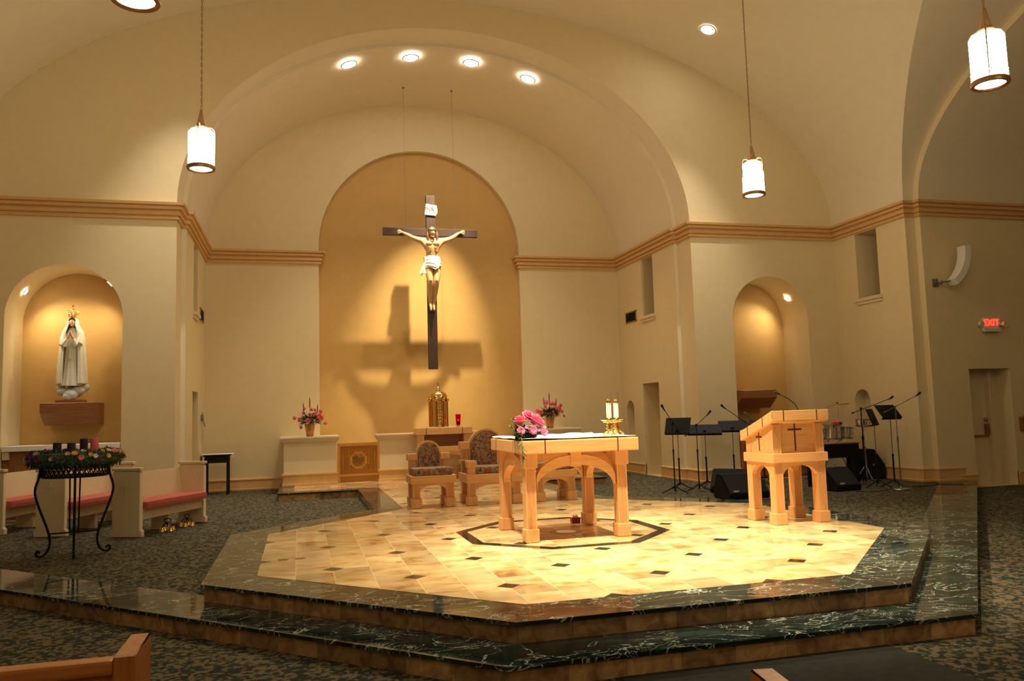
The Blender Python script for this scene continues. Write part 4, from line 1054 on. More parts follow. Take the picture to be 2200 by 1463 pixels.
def fd(u):
    pts = [(0, .20, .16), (.3, .155, .13), (.62, .13, .11), (.85, .14, .10), (1, .06, .06)]
    for (u0, a, b), (u1, c, d) in zip(pts, pts[1:]):
        if u <= u1: k = (u-u0)/(u1-u0); return a+(c-a)*k, b+(d-b)*k, .0, .05*(1-u), 13
    return .05, .05, 0, 0, 13
bm = nb(); bm_loft(bm, loft_robe(.33, 1.46, fd, 0, 2*PI, 60, 26), closed=False); bm_tube(bm, [(-.01, -.12, 1.08), (-.012, -.145, .98), (-.005, -.15, .86), (-.02, -.155, .84)], [.008, .01, .02, .008], 6)
obj('dress', bm, 'robe', t, True)
V = []; E_ = []; Rr = []
b0 = vtx((0, 0, 1.30), .09); n0 = vtx((0, -.0, 1.47), .035, b0); vtx((0, -.01, 1.53), .04, n0)
for s in (-1, 1):
    e = vtx((s*.15, -.02, 1.32), .045, b0); e2 = vtx((s*.14, -.09, 1.16), .045, e); w_ = vtx((s*.035, -.17, 1.27), .022, e2); p_ = vtx((s*.014, -.18, 1.32), (.012, .022), w_)
    for k in range(4): vtx((s*.012, -.165-.011*k, 1.395-.006*abs(k-1.5)), .0075, p_)
    vtx((s*.016, -.150, 1.355), .008, p_)
def hx(bm):
    bm_ball(bm, (0, -.03, 1.57), .075, 16, (.80, .95, 1.15)); bm_ball(bm, (0, -.105, 1.56), .010, 8, (.8, 1, 1.7)); bm_box(bm, -.012, .012, -.099, -.09, 1.527, 1.532); bm_ball(bm, (0, -.080, 1.507), .013, 8)
    for s in (-1, 1): bm_ball(bm, (s*.024, -.096, 1.578), .009, 8, (1.2, .6, .7))
bd = skin_figure('body', V, E_, Rr, 0, 'face', t, hx)
bm = nb(); bm_tube(bm, [(-.062, -.04, 1.50), (-.066, -.05, 1.58), (-.04, -.075, 1.64), (0, -.085, 1.655), (.04, -.075, 1.64), (.066, -.05, 1.58), (.062, -.04, 1.50)], .014, 8); obj('hair', bm, 'hair', bd, True)
bm = nb()
for s in (-1, 1): bm_tube(bm, [(s*.15, -.04, 1.30), (s*.145, -.12, 1.14), (s*.10, -.16, 1.12), (s*.05, -.175, 1.23)], [.055, .065, .06, .035], 12)
obj('sleeves', bm, 'robe', t, True)
bm = nb(); bm_lathe(bm, [(.060, 1.665), (.064, 1.67), (.064, 1.695), (.060, 1.70)], 24, (0, -.01, 0))
for k in range(8):
    a = k*PI/4; c, s = math.cos(a), math.sin(a); bm_tube(bm, [(.062*c, -.01+.062*s, 1.69), (.105*c, -.01+.105*s, 1.76), (.085*c, -.01+.085*s, 1.82), (0, -.01, 1.845)], [.010, .008, .007, .006], 6); bm_ball(bm, (.105*c, -.01+.105*s, 1.765), .014, 8)
    bm_ball(bm, (.08*math.cos(a+.39), -.01+.08*math.sin(a+.39), 1.735), .014, 8)
bm_ball(bm, (0, -.01, 1.86), .02, 10); bm_box(bm, -.005, .005, -.015, -.005, 1.87, 1.93); bm_box(bm, -.02, .02, -.015, -.005, 1.895, 1.905); obj('crown', bm, 'brass', t, True)

# ------------------------------------------------------------------ pews
def make_pew(label, L, nave=False, group=None):
    t = thing('wooden_pew' if nave else 'choir_pew', label, 'pew', (0, 0, 0), 0, group)
    pm, pv = ('pewwood', 'pewwood_v') if nave else ('cream', 'cream')
    if nave: prof = [(0, 0), (0, .60), (.10, .64), (.16, .72), (.17, .95), (.50, .95), (.50, 0)]
    else: prof = [(-.03, 0), (-.03, .09), (0, .11), (0, .95), (.03, .985), (.44, .985), (.47, .95), (.47, .11), (.50, .09), (.50, 0)]
    for x in (0, L-.08):
        bm = nb(); bm_prism(bm, prof, .08, YZ(x)); bmesh.ops.bevel(bm, geom=bm.edges[:], offset=.006, segments=1, affect='EDGES'); e = obj('end_panel', bm, pv, t, 30)
        if not nave:
            bm = nb(); bm_box(bm, x-.012, x+.092, -.012, .482, .985, 1.03, .012); obj('top_cap', bm, pv, e)
            if x == 0:
                bm = nb(); bm_box(bm, -.012, .002, .225, .245, .62, .82); bm_box(bm, -.011, .002, .17, .30, .745, .765); obj('cross_relief', bm, pv, e)
    bm = nb(); bm_prism(bm, [(.38, .40), (.46, .93), (.49, .93), (.41, .40)] if not nave else [(.38, .40), (.44, .90), (.47, .90), (.42, .12), (.40, .12)], L-.16, YZ(.08)); obj('backrest', bm, pm, t)
    if nave:
        bm = nb(); bm_box(bm, .08, L-.08, .42, .50, .88, .935, .012); bm_box(bm, .08, L-.08, .43, .495, .80, .85, .01); obj('back_rail', bm, pm, t)
    bm = nb(); bm_box(bm, .08, L-.08, .0, .42, .37, .41, .008); bm_box(bm, .08, L-.08, .03, .06, .25, .38); obj('seat', bm, pm, t)
    bm = nb(); bm_box(bm, .082, L-.082, -.085, .39, .40, .525, .055); obj('seat_cushion', bm, 'salmon', t, True)
    if L > 1.5: bm = nb(); bm_box(bm, L/2-.04, L/2+.04, .10, .40, 0, .38); obj('centre_support', bm, pm, t)
    return t
PA = math.atan2(.893, .45)
p1 = make_pew('cream pew with salmon cushion nearest the altar, brass bells under it', 1.72); p1.location = (-2.32, 13.16, ZC+.001); p1.rotation_euler = (0, 0, PA)
p2 = make_pew('cream pew with salmon cushion behind the iron candle stand', 1.95); p2.location = (-3.50, 13.82, ZC+.001); p2.rotation_euler = (0, 0, PA+.12)
p3 = make_pew('cream pew with salmon cushion at the left edge of the picture', 1.95); p3.location = (-4.56, 14.52, ZC+.001); p3.rotation_euler = (0, 0, PA+.18)
n1 = make_pew('red oak pew with square end in the bottom left corner', 3.2, True); n1.location = (-.61, 3.92, ZN+.001); n1.rotation_euler = (0, 0, PI)
n2 = make_pew('red oak pew end just showing at the bottom edge, right of centre', 2.4, True); n2.location = (1.47+2.4*math.cos(.17), 2.62-2.4*math.sin(.17), ZN+.007); n2.rotation_euler = (0, 0, PI-.17); n2.location.z = ZN+.007
# brass bell sets under the first pew
def bells(loc, rz, label):
    t = thing('hand_bells', label, 'bells', loc, rz, 'brass altar bells on the carpet')
    bm = nb(); bm_tube(bm, [(-.0, 0, .06), (0, 0, .13)], .008, 6); bm_tube(bm, [(.05*math.cos(a), 0, .16+.03*math.sin(a)) for a in [2*PI*i/16 for i in range(16)]], .008, 6, closed=True)
    for k in range(4):
        a = k*PI/2+.5; bm_tube(bm, [(0, 0, .10), (.05*math.cos(a), .05*math.sin(a), .12), (.09*math.cos(a), .09*math.sin(a), .075)], .006, 6)
    obj('handle', bm, 'black', t, True)
    for k in range(4):
        a = k*PI/2+.5; bm = nb(); bm_lathe(bm, [(.008, .075), (.03, .06), (.036, .03), (.045, .001)], 16, (.09*math.cos(a), .09*math.sin(a), 0)); obj('bell', bm, 'gold', t, True)
    return t
bells((-2.02, 13.78, ZC+.001), .2, 'set of four small brass bells on the carpet, nearer of the two')
bells((-1.80, 14.28, ZC+.001), .9, 'set of four small brass bells on the carpet, closer to the far pew end')

# ------------------------------------------------------------------ iron stand with wreath and candles
SX, SY = -2.86, 11.76
t = thing('iron_candle_stand', 'black wrought iron stand with scrolled feet carrying the candle wreath', 'stand', (SX, SY, ZC+.001), -.346)
for k in range(4):
    a = k*PI/2+PI/4-.2; c, s = math.cos(a), math.sin(a)
    pr_ = [(.40, 1.18), (.40, 1.05), (.455, .90), (.45, .78), (.36, .52), (.28, .30), (.265, .16), (.31, .05), (.38, .015), (.42, .035), (.43, .075), (.405, .10), (.385, .08), (.395, .065)]
    P = []
    for (r, z), (r2, z2) in zip(pr_, pr_[1:]):
        for j in range(3): q = j/3; P.append(((r+(r2-r)*q)*c, (r+(r2-r)*q)*s, z+(z2-z)*q))
    P.append((pr_[-1][0]*c, pr_[-1][0]*s, pr_[-1][1]))
    for _ in range(2): P = [P[0]]+[tuple((Vector(P[i-1])+Vector(P[i])*2+Vector(P[i+1]))/4) for i in range(1, len(P)-1)]+[P[-1]]
    bm = nb(); bm_tube(bm, P, .015, 8); obj('leg', bm, 'black', t, True)
    bm = nb(); bm_tube(bm, [(.28*c, .28*s, .30), (.02*c, .02*s, .30)], .010, 6); bm_tube(bm, [(.06*c, .06*s, 1.05), (.05*c, .05*s, .30)], .010, 6); obj('brace', bm, 'black', t, True)
bm = nb()
for z, r in ((1.18, .40), (1.03, .385), (1.155, .40)): bm_tube(bm, [(r*math.cos(2*PI*i/48), r*math.sin(2*PI*i/48), z) for i in range(48)], .012, 6, closed=True)
for i in range(40):
    a0, a1 = 2*PI*i/40, 2*PI*(i+1)/40
    bm_tube(bm, [(.39*math.cos(a0), .39*math.sin(a0), 1.04), (.40*math.cos(a1), .40*math.sin(a1), 1.17)], .006, 4); bm_tube(bm, [(.39*math.cos(a1), .39*math.sin(a1), 1.04), (.40*math.cos(a0), .40*math.sin(a0), 1.17)], .006, 4)
    bm_tube(bm, [((.39)*math.cos((a0+a1)/2)+.0, .39*math.sin((a0+a1)/2), 1.10), (.39*math.cos((a0+a1)/2+.04), .39*math.sin((a0+a1)/2+.04), 1.12)], .009, 4)
bm_lathe(bm, [(.385, 1.03), (.385, 1.036)], 48); obj('basket', bm, 'black', t, True)
wr = thing('flower_wreath', 'dark evergreen wreath with yellow, pink and purple flowers on the iron stand', 'wreath', (SX, SY, 1.0))
rnd = random.Random(9); bm = nb()
for i in range(1900):
    a = rnd.uniform(0, 2*PI); b_ = rnd.uniform(0, 2*PI); r = .44+.13*math.cos(b_)*rnd.uniform(.6, 1); z = .10+.085*math.sin(b_)*rnd.uniform(.6, 1)
    p = Vector((r*math.cos(a), r*math.sin(a), z)); d = Vector((math.cos(a)*math.cos(b_), math.sin(a)*math.cos(b_), math.sin(b_)))+rdir(rnd)*.8
    leaf(bm, p, d, rnd.uniform(.04, .08), rnd.uniform(.006, .013))
bm_tube(bm, [(.44*math.cos(2*PI*i/40), .44*math.sin(2*PI*i/40), .10) for i in range(40)], .085, 8, closed=True)
obj('greenery', bm, 'leaf', wr)
fb = obj('blossom', bloom_mesh(.048, 7, 2, 8), 'yellow', wr, True, (.0, 0, 0)); first = True
for i in range(54):
    a = 2*PI*i/54+rnd.uniform(-.08, .08); b_ = rnd.uniform(-.1, 1.5); rr_ = .44+.13*math.cos(b_); z = .10+.10*math.sin(b_)
    loc = (rr_*math.cos(a), rr_*math.sin(a), z); rot = (0, PI/2-b_, a)
    m_ = rnd.choice(['yellow', 'yellow', 'palepink', 'purple', 'palepink', 'robe', 'purple', 'pink', 'purple'])
    if first: fb.location = loc; fb.rotation_euler = rot; first = False
    else: child(fb, loc, rot, rnd.uniform(.55, 1.0), m_)
for (dx, dy, mt, lb, hh) in ((-.20, -.08, 'purplewax', 'dark purple pillar candle, leftmost in the wreath', .27), (-.01, -.17, 'purplewax', 'dark purple pillar candle, second from the left in the wreath', .265), (.05, .20, 'purplewax', 'dark purple pillar candle beside the rose pink one in the wreath', .31), (.22, .02, 'pinkwax', 'rose pink pillar candle standing in the wreath', .315)):
    t = thing('pillar_candle', lb, 'candle', (SX+dx, SY+dy, 1.042), 0, 'wreath candles')
    bm = nb(); bm_lathe(bm, [(.050, 0), (.050, hh-.005), (.045, hh), (.02, hh-.006)], 24); obj('wax_body', bm, mt, t, 40)
    bm = nb(); bm_tube(bm, [(0, 0, hh-.008), (.003, 0, hh+.012)], .003, 5); obj('wick', bm, 'black', t)

# small table at the left side wall
t = thing('small_side_table', 'small dark table against the left sanctuary wall', 'table', (-1.88, 20.2, ZC+.001))
bm = nb(); bm_box(bm, -.30, .30, -.24, .24, .90, .93, .01); bm_box(bm, -.27, .27, -.21, .21, .74, .90, .01); obj('table_top', bm, 'black', t)
for sx in (-1, 1):
    for sy in (-1, 1): bm = nb(); bm_prism(bm, [(sx*.24-.022, sy*.18-.022), (sx*.24+.022, sy*.18-.022), (sx*.24+.022, sy*.18+.022), (sx*.24-.022, sy*.18+.022)], .80); obj('leg', bm, 'black', t)
bm = nb(); bm_box(bm, -.34, .36, -.27, .27, 0, .012, .004); bm_box(bm, .35, .362, -.2, .2, -.09, .01, .003); cl = obj('table_cloth', bm, 'white', None, False, (-1.88, 20.2, ZC+.935)); tag(cl, 'white cloth on the small dark table by the left wall', 'cloth')

# ------------------------------------------------------------------ music corner
def rot2(v, a): return (v[0]*math.cos(a)-v[1]*math.sin(a), v[0]*math.sin(a)+v[1]*math.cos(a))
def tripod(t, r, h, mat='black', n=3, a0=.4):
    for k in range(n):
        a = a0+2*PI*k/n; bm = nb(); bm_tube(bm, [(0, 0, h), (r*.5*math.cos(a), r*.5*math.sin(a), h*.45), (r*math.cos(a), r*math.sin(a), .012)], [.014, .012, .010], 6); obj('leg', bm, mat, t, True)
def music_stand(loc, hz, rz, label, w=.52, dh=.34, tilt=.5):
    t = thing('music_stand', label, 'music stand', loc, rz, 'black music stands'); tripod(t, .27, .16)
    bm = nb(); bm_tube(bm, [(0, 0, .10), (0, 0, .62)], .016, 8); bm_tube(bm, [(0, 0, .62), (0, 0, .66)], .020, 8); obj('lower_tube', bm, 'black', t, True)
    bm = nb(); bm_tube(bm, [(0, 0, .60), (0, 0, hz-.02)], .009, 8); obj('upper_tube', bm, 'steel', t, True)
    R = Matrix.Translation((0, 0, hz)) @ Matrix.Rotation(-tilt, 4, 'X')
    bm = nb(); bm_box(bm, -w/2, w/2, -.004, .004, -.10, dh-.10, .002, R); bm_box(bm, -w/2, w/2, -.0, .055, -.105, -.098, 0, R); bm_box(bm, -w/2, w/2, .052, .056, -.105, -.08, 0, R); obj('desk', bm, 'black', t)
    bm = nb(); bm_box(bm, -.03, .03, -.03, 0, -.05, .03, .004, R); obj('tilt_bracket', bm, 'black', t)
    return t
music_stand((7.66, 15.4, ZC), 1.26, -.78, 'black music stand farthest left, beside the wall pier', .54, .36, .45)
music_stand((8.32, 15.45, ZC), 1.22, -.62, 'black music stand second from the left with a low wide desk', .72, .26, .8)
music_stand((9.12, 15.7, ZC), 1.26, -.66, 'black music stand between the wall niche edge and the reading stand', .62, .27, .7)
music_stand((9.85, 15.7, ZC), 1.27, -.6, 'black music stand mostly hidden behind the reading stand', .55, .27, .8)
music_stand((11.46, 13.62, ZC), 1.46, .0, 'black music stand with tilted desk at the right, next to the round base microphone stand', .46, .34, .75)
music_stand((11.20, 13.78, ZC), 1.34, .62, 'black music stand seen nearly edge on at the right, behind the tilted one', .46, .34, .35)
def mic_stand(loc, pole, b0, b1, label, base='tripod', mat='black', thick=.010):
    """pole height above the floor; boom from b0 to b1, relative to the base"""
    t = thing('microphone_stand', label, 'microphone stand', loc, 0, 'microphone stands')
    if base == 'tripod': tripod(t, .30, .14, 'black', 3, 1.1)
    else:
        bm = nb(); bm_lathe(bm, [(.16, 0), (.165, .012), (.15, .03), (.03, .045), (.02, .07)], 32); obj('round_base', bm, 'steel', t, 40)
    bm = nb(); bm_tube(bm, [(0, 0, .04), (0, 0, pole*.6)], thick*1.3, 8); bm_tube(bm, [(0, 0, pole*.58), (0, 0, pole*.63)], thick*1.8, 8); obj('lower_pole', bm, mat, t, True)
    bm = nb(); bm_tube(bm, [(0, 0, pole*.6), (0, 0, pole)], thick*.8, 8); obj('upper_pole', bm, mat, t, True)
    bm = nb(); bm_tube(bm, [b0, b1], .007, 8); d = (Vector(b1)-Vector(b0)).normalized(); bm_tube(bm, [Vector(b0)-d*.0, Vector(b0)+d*.07], .013, 8); bo = obj('boom_arm', bm, mat, t, True)
    bm = nb(); bm_ball(bm, (0, 0, pole), .026, 10); obj('clutch', bm, 'chrome' if base != 'tripod' else 'black', t, True)
    bm = nb(); e = Vector(b1); bm_tube(bm, [e-d*.01, e+d*.05, e+Vector((d.x*.08, d.y*.08, d.z*.08+.01)), e+Vector((d.x*.12, d.y*.12, d.z*.12+.02))], [.012, .014, .024, .022], 10); obj('microphone_clip', bm, 'blackmat', bo, True)
    return t
mic_stand((7.30, 14.9, ZC), 1.38, (.16, 0, 1.20), (-.16, -.02, 1.66), 'black boom microphone stand in front of the leftmost music stand')
mic_stand((7.89, 15.0, ZC), 1.34, (-.27, 0, 1.12), (.24, -.02, 1.53), 'black boom microphone stand whose arm rises to the right')
mic_stand((9.50, 15.3, ZC), 1.20, (.1, 0, 1.10), (-.76, -.02, 1.66), 'black boom microphone stand behind the reading stand, arm rising to the left')
mic_stand((11.22, 13.17, ZC), 1.62, (-.28, 0, 1.49), (.50, 0, 1.80), 'steel microphone stand with a heavy round base at the right', 'round', 'steel')
mic_stand((11.58, 14.62, ZC), 1.58, (-.24, 0, 1.48), (.72, 0, 1.76), 'tall black boom microphone stand in front of the drums', 'tripod', 'black', .014)
# floor monitors
def monitor(loc, rz, w, d, h, label):
    t = thing('floor_monitor', label, 'speaker', loc, rz, 'wedge floor monitors')
    bm = nb(); bm_prism(bm, [(0, 0), (-.02, .10), (.26*d/.5, h), (d*.78, h), (d, .16), (d, 0)], w, YZ(-w/2)); bmesh.ops.bevel(bm, geom=bm.edges[:], offset=.012, segments=2, affect='EDGES'); obj('cabinet', bm, 'black', t, 30)
    a = Vector((0, -.02, .10)); b = Vector((0, .26*d/.5, h)); dr = (b-a).normalized(); nn = Vector((0, -dr.z, dr.y))
    bm = nb(); v = [a+dr*.02+nn*.006, b-dr*.02+nn*.006]
    q = [bm.verts.new((sx*(w/2-.03), p.y, p.z)) for p, sx in ((v[0], -1), (v[0], 1), (v[1], 1), (v[1], -1))]; f = bm.faces.new(q)
    r = bmesh.ops.extrude_face_region(bm, geom=[f]); [setattr(x, 'co', x.co-nn*.01) for x in r['geom'] if isinstance(x, bmesh.types.BMVert)]
    obj('front_grille', bm, 'blackmat', t)
    bm = nb(); p = a+dr*.05+nn*.011; bm_box(bm, -w/2+.10, -w/2+.21, p.y-.003, p.y+.003, p.z-.018, p.z+.018, 0); obj('maker_plate', bm, 'plastic', t)
    return t
monitor((7.98, 13.25, ZC), .06, .86, .52, .44, 'black wedge monitor speaker lowest in front, left of the reading stand')
monitor((8.18, 14.35, ZC), -.75, .72, .52, .45, 'black wedge monitor speaker turned left, behind the frontmost monitor')
monitor((10.32, 13.52, ZC), .12, .62, .60, .43, 'black wedge monitor speaker on the carpet right of the reading stand')
# speaker cabinet
t = thing('speaker_cabinet', 'black angled speaker cabinet on the floor behind the drum stands', 'speaker', (12.36, 15.55, ZC), -.3)
bm = nb(); bm_prism(bm, [(-.30, 0), (-.30, .66), (.12, .66), (.34, .30), (.34, 0)], .42, XZ(-.21)); bmesh.ops.bevel(bm, geom=bm.edges[:], offset=.012, segments=2, affect='EDGES'); obj('cabinet', bm, 'black', t, 30)
bm = nb(); bm_lathe(bm, [(.028, -.215), (.028, -.20)], 16, T=Matrix.Rotation(PI/2, 4, 'X') @ Matrix.Identity(4)); 
for v in bm.verts: v.co = Vector((v.co.x+.1, -.215 if v.co.y > 0 else -.215, v.co.z+.30)) if False else Vector((v.co.x+.08, -abs(v.co.y), v.co.z+.32))
obj('jack_socket', bm, 'steel', t)
# electric piano
t = thing('electric_piano', 'black electric piano on legs in front of the drums', 'keyboard', (10.72, 14.35, ZC))
bm = nb(); bm_box(bm, -.52, .52, -.02, .34, .58, .86, .01); obj('case', bm, 'black', t)
bm = nb(); bm_box(bm, -.53, .53, -.03, .35, .86, .885, .006); obj('lid', bm, 'oak', t)
for sx in (-1, 1):
    bm = nb(); bm_box(bm, sx*.48-.03, sx*.48+.03, .0, .06, 0, .60, .004); bm_box(bm, sx*.48-.03, sx*.48+.03, .26, .32, 0, .60, .004); bm_box(bm, sx*.48-.03, sx*.48+.03, .0, .32, 0, .04, .004); obj('leg_frame', bm, 'black', t)
bm = nb(); bm_box(bm, -.46, .46, .20, .23, .10, .22); obj('pedal_bar', bm, 'black', t)
# drums
def drum(parent, name, c, r, h, axis=(0, 0, 1), mat='chrome', n=8):
    T = Matrix.Translation(c) @ Vector(axis).normalized().to_track_quat('Z', 'Y').to_matrix().to_4x4()
    bm = nb(); bm_lathe(bm, [(r, -h/2), (r, h/2)], 32, T=T, cap=False); o = obj(name, bm, mat, parent, 30)
    bm = nb(); bm_lathe(bm, [(r*.98, h/2), (r*.98, h/2+.004)], 32, T=T); obj('drum_head', bm, 'wax', o); bm = nb(); bm_lathe(bm, [(r*.98, -h/2-.004), (r*.98, -h/2)], 32, T=T); obj('drum_head', bm, 'wax', o)
    bm = nb()
    for z in (-h/2, h/2): bm_lathe(bm, [(r+.002, z-.015), (r+.014, z-.012), (r+.014, z+.012), (r+.002, z+.015)], 32, T=T, cap=False)
    for k in range(n):
        a = 2*PI*k/n; bm_tube(bm, [T @ Vector(((r+.014)*math.cos(a), (r+.014)*math.sin(a), -h/2)), T @ Vector(((r+.014)*math.cos(a), (r+.014)*math.sin(a), h/2))], .005, 5); p = T @ Vector(((r+.01)*math.cos(a), (r+.01)*math.sin(a), 0)); bm_ball(bm, p, .014, 6)
    obj('hoops_and_lugs', bm, 'steel', o, 30); return o
t = thing('bass_drum', 'chrome bass drum with two mounted tom drums behind the electric piano', 'drum', (11.25, 15.35, ZC))
drum(t, 'bass_shell', (0, 0, .30), .28, .38, (.1, -1, .02)); drum(t, 'tom_shell', (.05, -.05, 1.08), .21, .30, (.05, .02, 1)); drum(t, 'tom_shell', (-.33, .0, 1.04), .15, .24, (-.1, .02, 1)); drum(t, 'tom_shell', (.46, -.02, 1.05), .135, .22, (.12, .02, 1))
bm = nb(); bm_tube(bm, [(0, 0, .57), (0, .02, .75), (.02, .0, .92)], .014, 8); bm_tube(bm, [(.0, .02, .75), (-.33, .02, .93)], .012, 8); bm_tube(bm, [(.0, .02, .75), (.48, .02, .94)], .012, 8)
for s in (-1, 1): bm_tube(bm, [(s*.2, -.1, .12), (s*.32, -.2, .01)], .008, 6)
obj('mounting_hardware', bm, 'chrome', t, True)
t = thing('snare_drum', 'small chrome drum on a stand, right end of the drum set', 'drum', (11.95, 15.05, ZC)); drum(t, 'shell', (0, 0, 1.26), .14, .13, (.08, .05, 1)); tripod(t, .25, .35, 'chrome')
bm = nb(); bm_tube(bm, [(0, 0, .1), (0, 0, 1.2)], .011, 8); bm_ball(bm, (0, 0, .75), .03, 8); obj('stand_tube', bm, 'chrome', t, True)
def cymbal(loc, h, r, tilt, label):
    t = thing('cymbal_stand', label, 'cymbal', loc, 0, 'cymbals of the drum set'); tripod(t, .26, .38, 'chrome', 3, .8)
    bm = nb(); bm_tube(bm, [(0, 0, .1), (0, 0, h+.05)], .009, 8); bm_lathe(bm, [(.02, h*.45), (.02, h*.5)], 10); obj('stand_tube', bm, 'chrome', t, True)
    T = Matrix.Translation((0, 0, h)) @ Matrix.Rotation(tilt[0], 4, 'X') @ Matrix.Rotation(tilt[1], 4, 'Y')
    bm = nb(); bm_lathe(bm, [(r, 0), (r*.6, .012), (.04, .02), (.03, .035), (.006, .04)], 36, T=T, cap=False); o = obj('cymbal', bm, 'bronze', t, 40); md = o.modifiers.new('s', 'SOLIDIFY'); md.thickness = .002
    bm = nb(); bm_ball(bm, (0, 0, h+.055), .018, 8); obj('wing_nut', bm, 'black', t, True); return t
cymbal((11.55, 16.10, ZC), 1.50, .20, (-.02, .03), 'small brass cymbal on the left side of the drum set')
cymbal((11.78, 15.65, ZC), 1.66, .27, (-.02, -.16), 'larger brass cymbal tilted over the middle of the drum set')
t = thing('red_case', 'small red case resting on top of the drums', 'case', (11.44, 15.28, 1.077)); bm = nb(); bm_box(bm, -.10, .06, -.04, .04, 0, .06, .015); obj('case_body', bm, 'redplastic', t); bm = nb(); bm_box(bm, .06, .13, -.035, .035, .005, .05, .012); obj('dark_end', bm, 'black', t)
bm = nb(); bm_tube(bm, [(12.05, 14.85, 1.21), (12.25, 14.8, .98)], [.008, .006], 8); o = obj('drumstick', bm, 'white', None, True); tag(o, 'pale drumstick leaning on the small right hand drum', 'drumstick')
# cables
for pts, lb in (([(10.3, 13.3, 0), (10.55, 13.12, 0), (10.9, 13.2, 0), (11.3, 13.42, 0), (11.55, 13.36, 0)], 'thin black cable from the right floor monitor to the round base stand'), ([(11.75, 13.5, 0), (12.1, 13.45, 0), (12.5, 13.62, 0), (12.75, 13.5, 0), (12.95, 13.45, 0)], 'thin black cable lying from the round base stand toward the right step'), ([(7.3, 13.6, 0), (7.5, 13.25, 0), (7.75, 13.02, 0), (8.2, 12.95, 0), (8.5, 13.0, 0)], 'thin black cable looped in front of the left floor monitors'), ([(10.6, 14.3, .45), (10.75, 14.25, .1), (10.9, 14.2, 0), (11.3, 14.25, 0), (11.45, 14.4, .0), (11.48, 14.42, .6)], 'pale cable hanging under the electric piano')):
    P = [Vector(p) for p in pts]; Q = []
    for i in range(len(P)-1):
        a, b, c, d = P[max(i-1, 0)], P[i], P[i+1], P[min(i+2, len(P)-1)]
        for j in range(6):
            u = j/6; Q.append(.5*((2*b)+(c-a)*u+(2*a-5*b+4*c-d)*u*u+(3*b-a-3*c+d)*u**3))
    Q.append(P[-1]); Q = [q+Vector((0, 0, ZC+.008)) for q in Q]
    bm = nb(); bm_tube(bm, Q, .006, 6); o = obj('cable', bm, 'steel' if 'pale' in lb else 'black', None, True); tag(o, lb, 'cable')

# ------------------------------------------------------------------ wall fixtures
for s, lb in ((1, 'dark air grille beside the high window of the right sanctuary wall'), (-1, 'dark air grille beside the high window of the left sanctuary wall')):
    x = cA+s*HR; t = thing('air_grille', lb, 'vent', (x, 20.05, 4.06))
    bm = nb(); a, b = (-.02, 0) if s > 0 else (0, .02)
    bm_box(bm, a, b, -.36, -.32, -.15, .15); bm_box(bm, a, b, .32, .36, -.15, .15); bm_box(bm, a, b, -.36, .36, .12, .15); bm_box(bm, a, b, -.36, .36, -.15, -.12); obj('frame', bm, 'bronze', t)
    bm = nb(); 
    for k in range(7): bm_box(bm, a*.8, b*.8, -.32, .32, -.115+k*.034, -.10+k*.034)
    obj('louvres', bm, 'black', t); bm = nb(); bm_box(bm, a*.2, b*.2, -.33, .33, -.13, .13); obj('backing', bm, 'black', t)
t = thing('wall_intercom', 'small pale fixture with a lever on the left sanctuary wall above the small table', 'wall fixture', (cA-HR, 19.75, 1.55))
cbox('back_plate', t, 'plastic', 0, .03, -.06, .06, -.16, .22, .008); bm = nb(); bm_box(bm, .03, .10, -.03, .03, .02, .16, .008); bm_tube(bm, [(.06, 0, .05), (.11, -.03, -.02), (.13, -.05, -.12)], .014, 8); obj('lever_arm', bm, 'steel', t, 30)
# curved wall speaker
t = thing('curved_wall_speaker', 'curved pale column speaker on a bracket, high on the right wall', 'speaker', (13.22, Y2, 4.05))
bm = nb(); n = 14; rings = []
for i in range(n+1):
    a = -.95+1.05*i/n; R_ = .86; cx_, cz_ = -.32, .68     # arc in x,z
    px, pz_ = cx_+R_*math.cos(a), cz_+R_*math.sin(a); nx, nz = math.cos(a), math.sin(a)
    ring = []
    for u, v in ((-.07, -.11), (.06, -.13), (.085, 0), (.06, .13), (-.07, .11)): ring.append(Vector((px+nx*u, -.30+v, pz_+nz*u)))
    rings.append(ring)
R1 = bm_loft(bm, rings); bm.faces.new(R1[0]); bm.faces.new(list(reversed(R1[-1]))); obj('speaker_body', bm, 'plastic', t, 30)
bm = nb()
for i in range(1, 28):
    a = -.95+1.05*i/28; R_ = .945; px, pz_ = -.32+R_*math.cos(a), .68+R_*math.sin(a); bm_tube(bm, [(px, -.40, pz_), (px+.003, -.30, pz_), (px, -.20, pz_)], .004, 4)
obj('front_slots', bm, 'steel', t)
bm = nb(); bm_box(bm, -.06, .08, -.02, 0, -.08, .10, .004); bm_tube(bm, [(.01, 0, .0), (.02, -.16, .0), (.14, -.28, .01)], .022, 8); bm_ball(bm, (.02, -.16, 0), .04, 10); obj('wall_mount', bm, 'steel', t, 30)
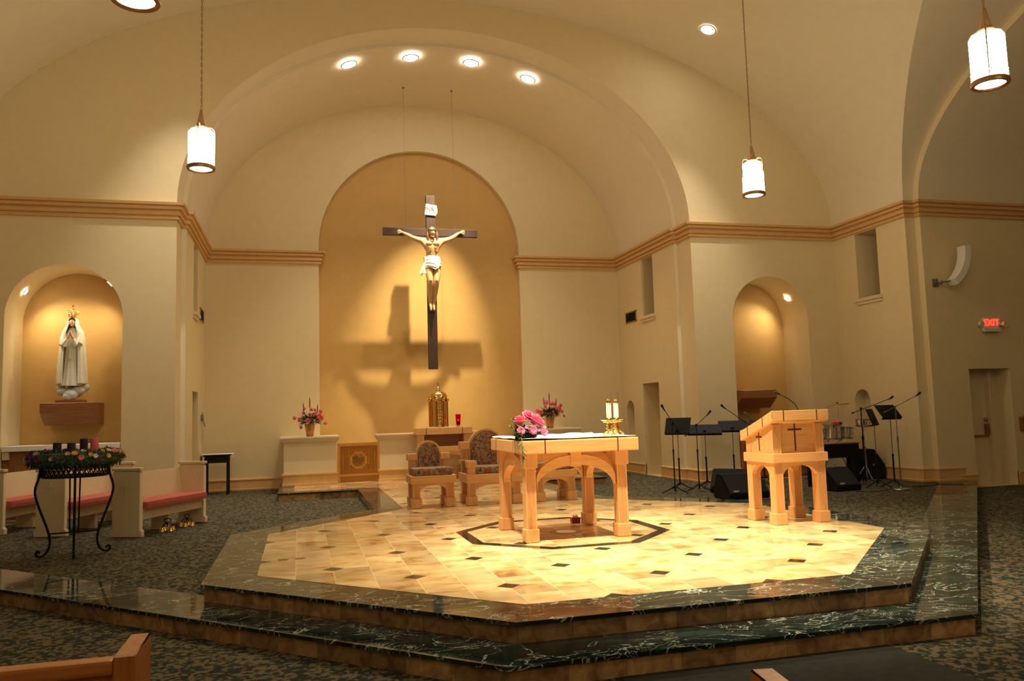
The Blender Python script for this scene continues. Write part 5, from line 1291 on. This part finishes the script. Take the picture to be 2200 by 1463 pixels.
# exit sign
t = thing('exit_sign', 'white emergency light unit with glowing red EXIT letters above the door', 'sign', (14.57, Y2-.005, 3.16))
cbox('housing', t, 'plastic', -.21, .20, -.06, 0, -.16, .14, .01); cbox('battery_box', t, 'plastic', -.23, .20, -.10, -.055, -.17, -.09, .008)
text_mesh('EXIT', .20, 'exitred', t, (0, -.066, .03), (PI/2, 0, 0)).name = 'exit_lettering'
bm = nb()
for s in (-1, 1): bm_prism(bm, [(s*.185, .05), (s*.20, .035), (s*.185, .02)], .004, XZ(-.068))
obj('arrow_marks', bm, 'exitred', t)
for s in (-1, 1):
    T = Matrix.Translation((s*.31, -.09, .0)) @ Matrix.Rotation(PI/2+.2, 4, 'X'); bm = nb(); bm_lathe(bm, [(.03, -.05), (.05, -.03), (.058, .03), (.058, .045), (.05, .04)], 20, T=T); bm_box(bm, min(s*.19, s*.29), max(s*.19, s*.29), -.06, -.04, -.02, .02); obj('lamp_head', bm, 'plastic', t, 30)
# door furniture
bm = nb(); bm_box(bm, 13.98, 14.70, Y2+.36, Y2+.40, .72, .76, .008); bm_box(bm, 14.62, 14.70, Y2+.33, Y2+.40, .78, 1.0, .008); struct('door_3_push_bar', bm, 'oak')
bm = nb(); bm_box(bm, 14.72, 14.78, Y2+.30, Y2+.42, ZN, 2.15, .004); struct('door_3_frame', bm, 'cream')
bm = nb(); bm_ball(bm, (14.64, Y2+.36, 1.10), .04, 12); struct('door_3_lock', bm, 'bronze')
t = thing('wall_holder', 'small dark brown wall holder at the right edge of the picture', 'holder', (15.30, Y2, .84)); cbox('holder_body', t, 'oak', -.15, .16, -.10, 0, 0, .30, .01); cbox('holder_lip', t, 'pewwood', -.16, .17, -.115, -.09, .27, .32, .006)
# outlets
for loc, nm, lb in (((cA+HF, 17.0, .18), 'x', 'small pale wall outlet on the pier right of the sanctuary'), ((XR, 14.62, 1.0), 'x', 'small pale wall plate on the right choir wall, upper of two'), ((XR, 14.60, .80), 'x', 'small wall plate on the right choir wall, lower of two')):
    t = thing('wall_outlet', lb, 'outlet', loc); cbox('cover_plate', t, 'cream', -.008, 0, -.035, .035, -.06, .06, .003); cbox('socket_face', t, 'plastic', -.011, -.006, -.017, .017, -.04, .04, .002)
for x, lb in ((-.18, 'brass floor outlet cover in the tiles, left of two'), (.0, 'brass floor outlet cover in the tiles, right of two')):
    t = thing('floor_outlet', lb, 'outlet', (x, 9.23, .003), 0); cbox('cover_plate', t, 'brass', -.055, .055, -.04, .04, 0, .004); cbox('flap', t, 'bronze', -.045, .045, -.03, .03, .004, .006)
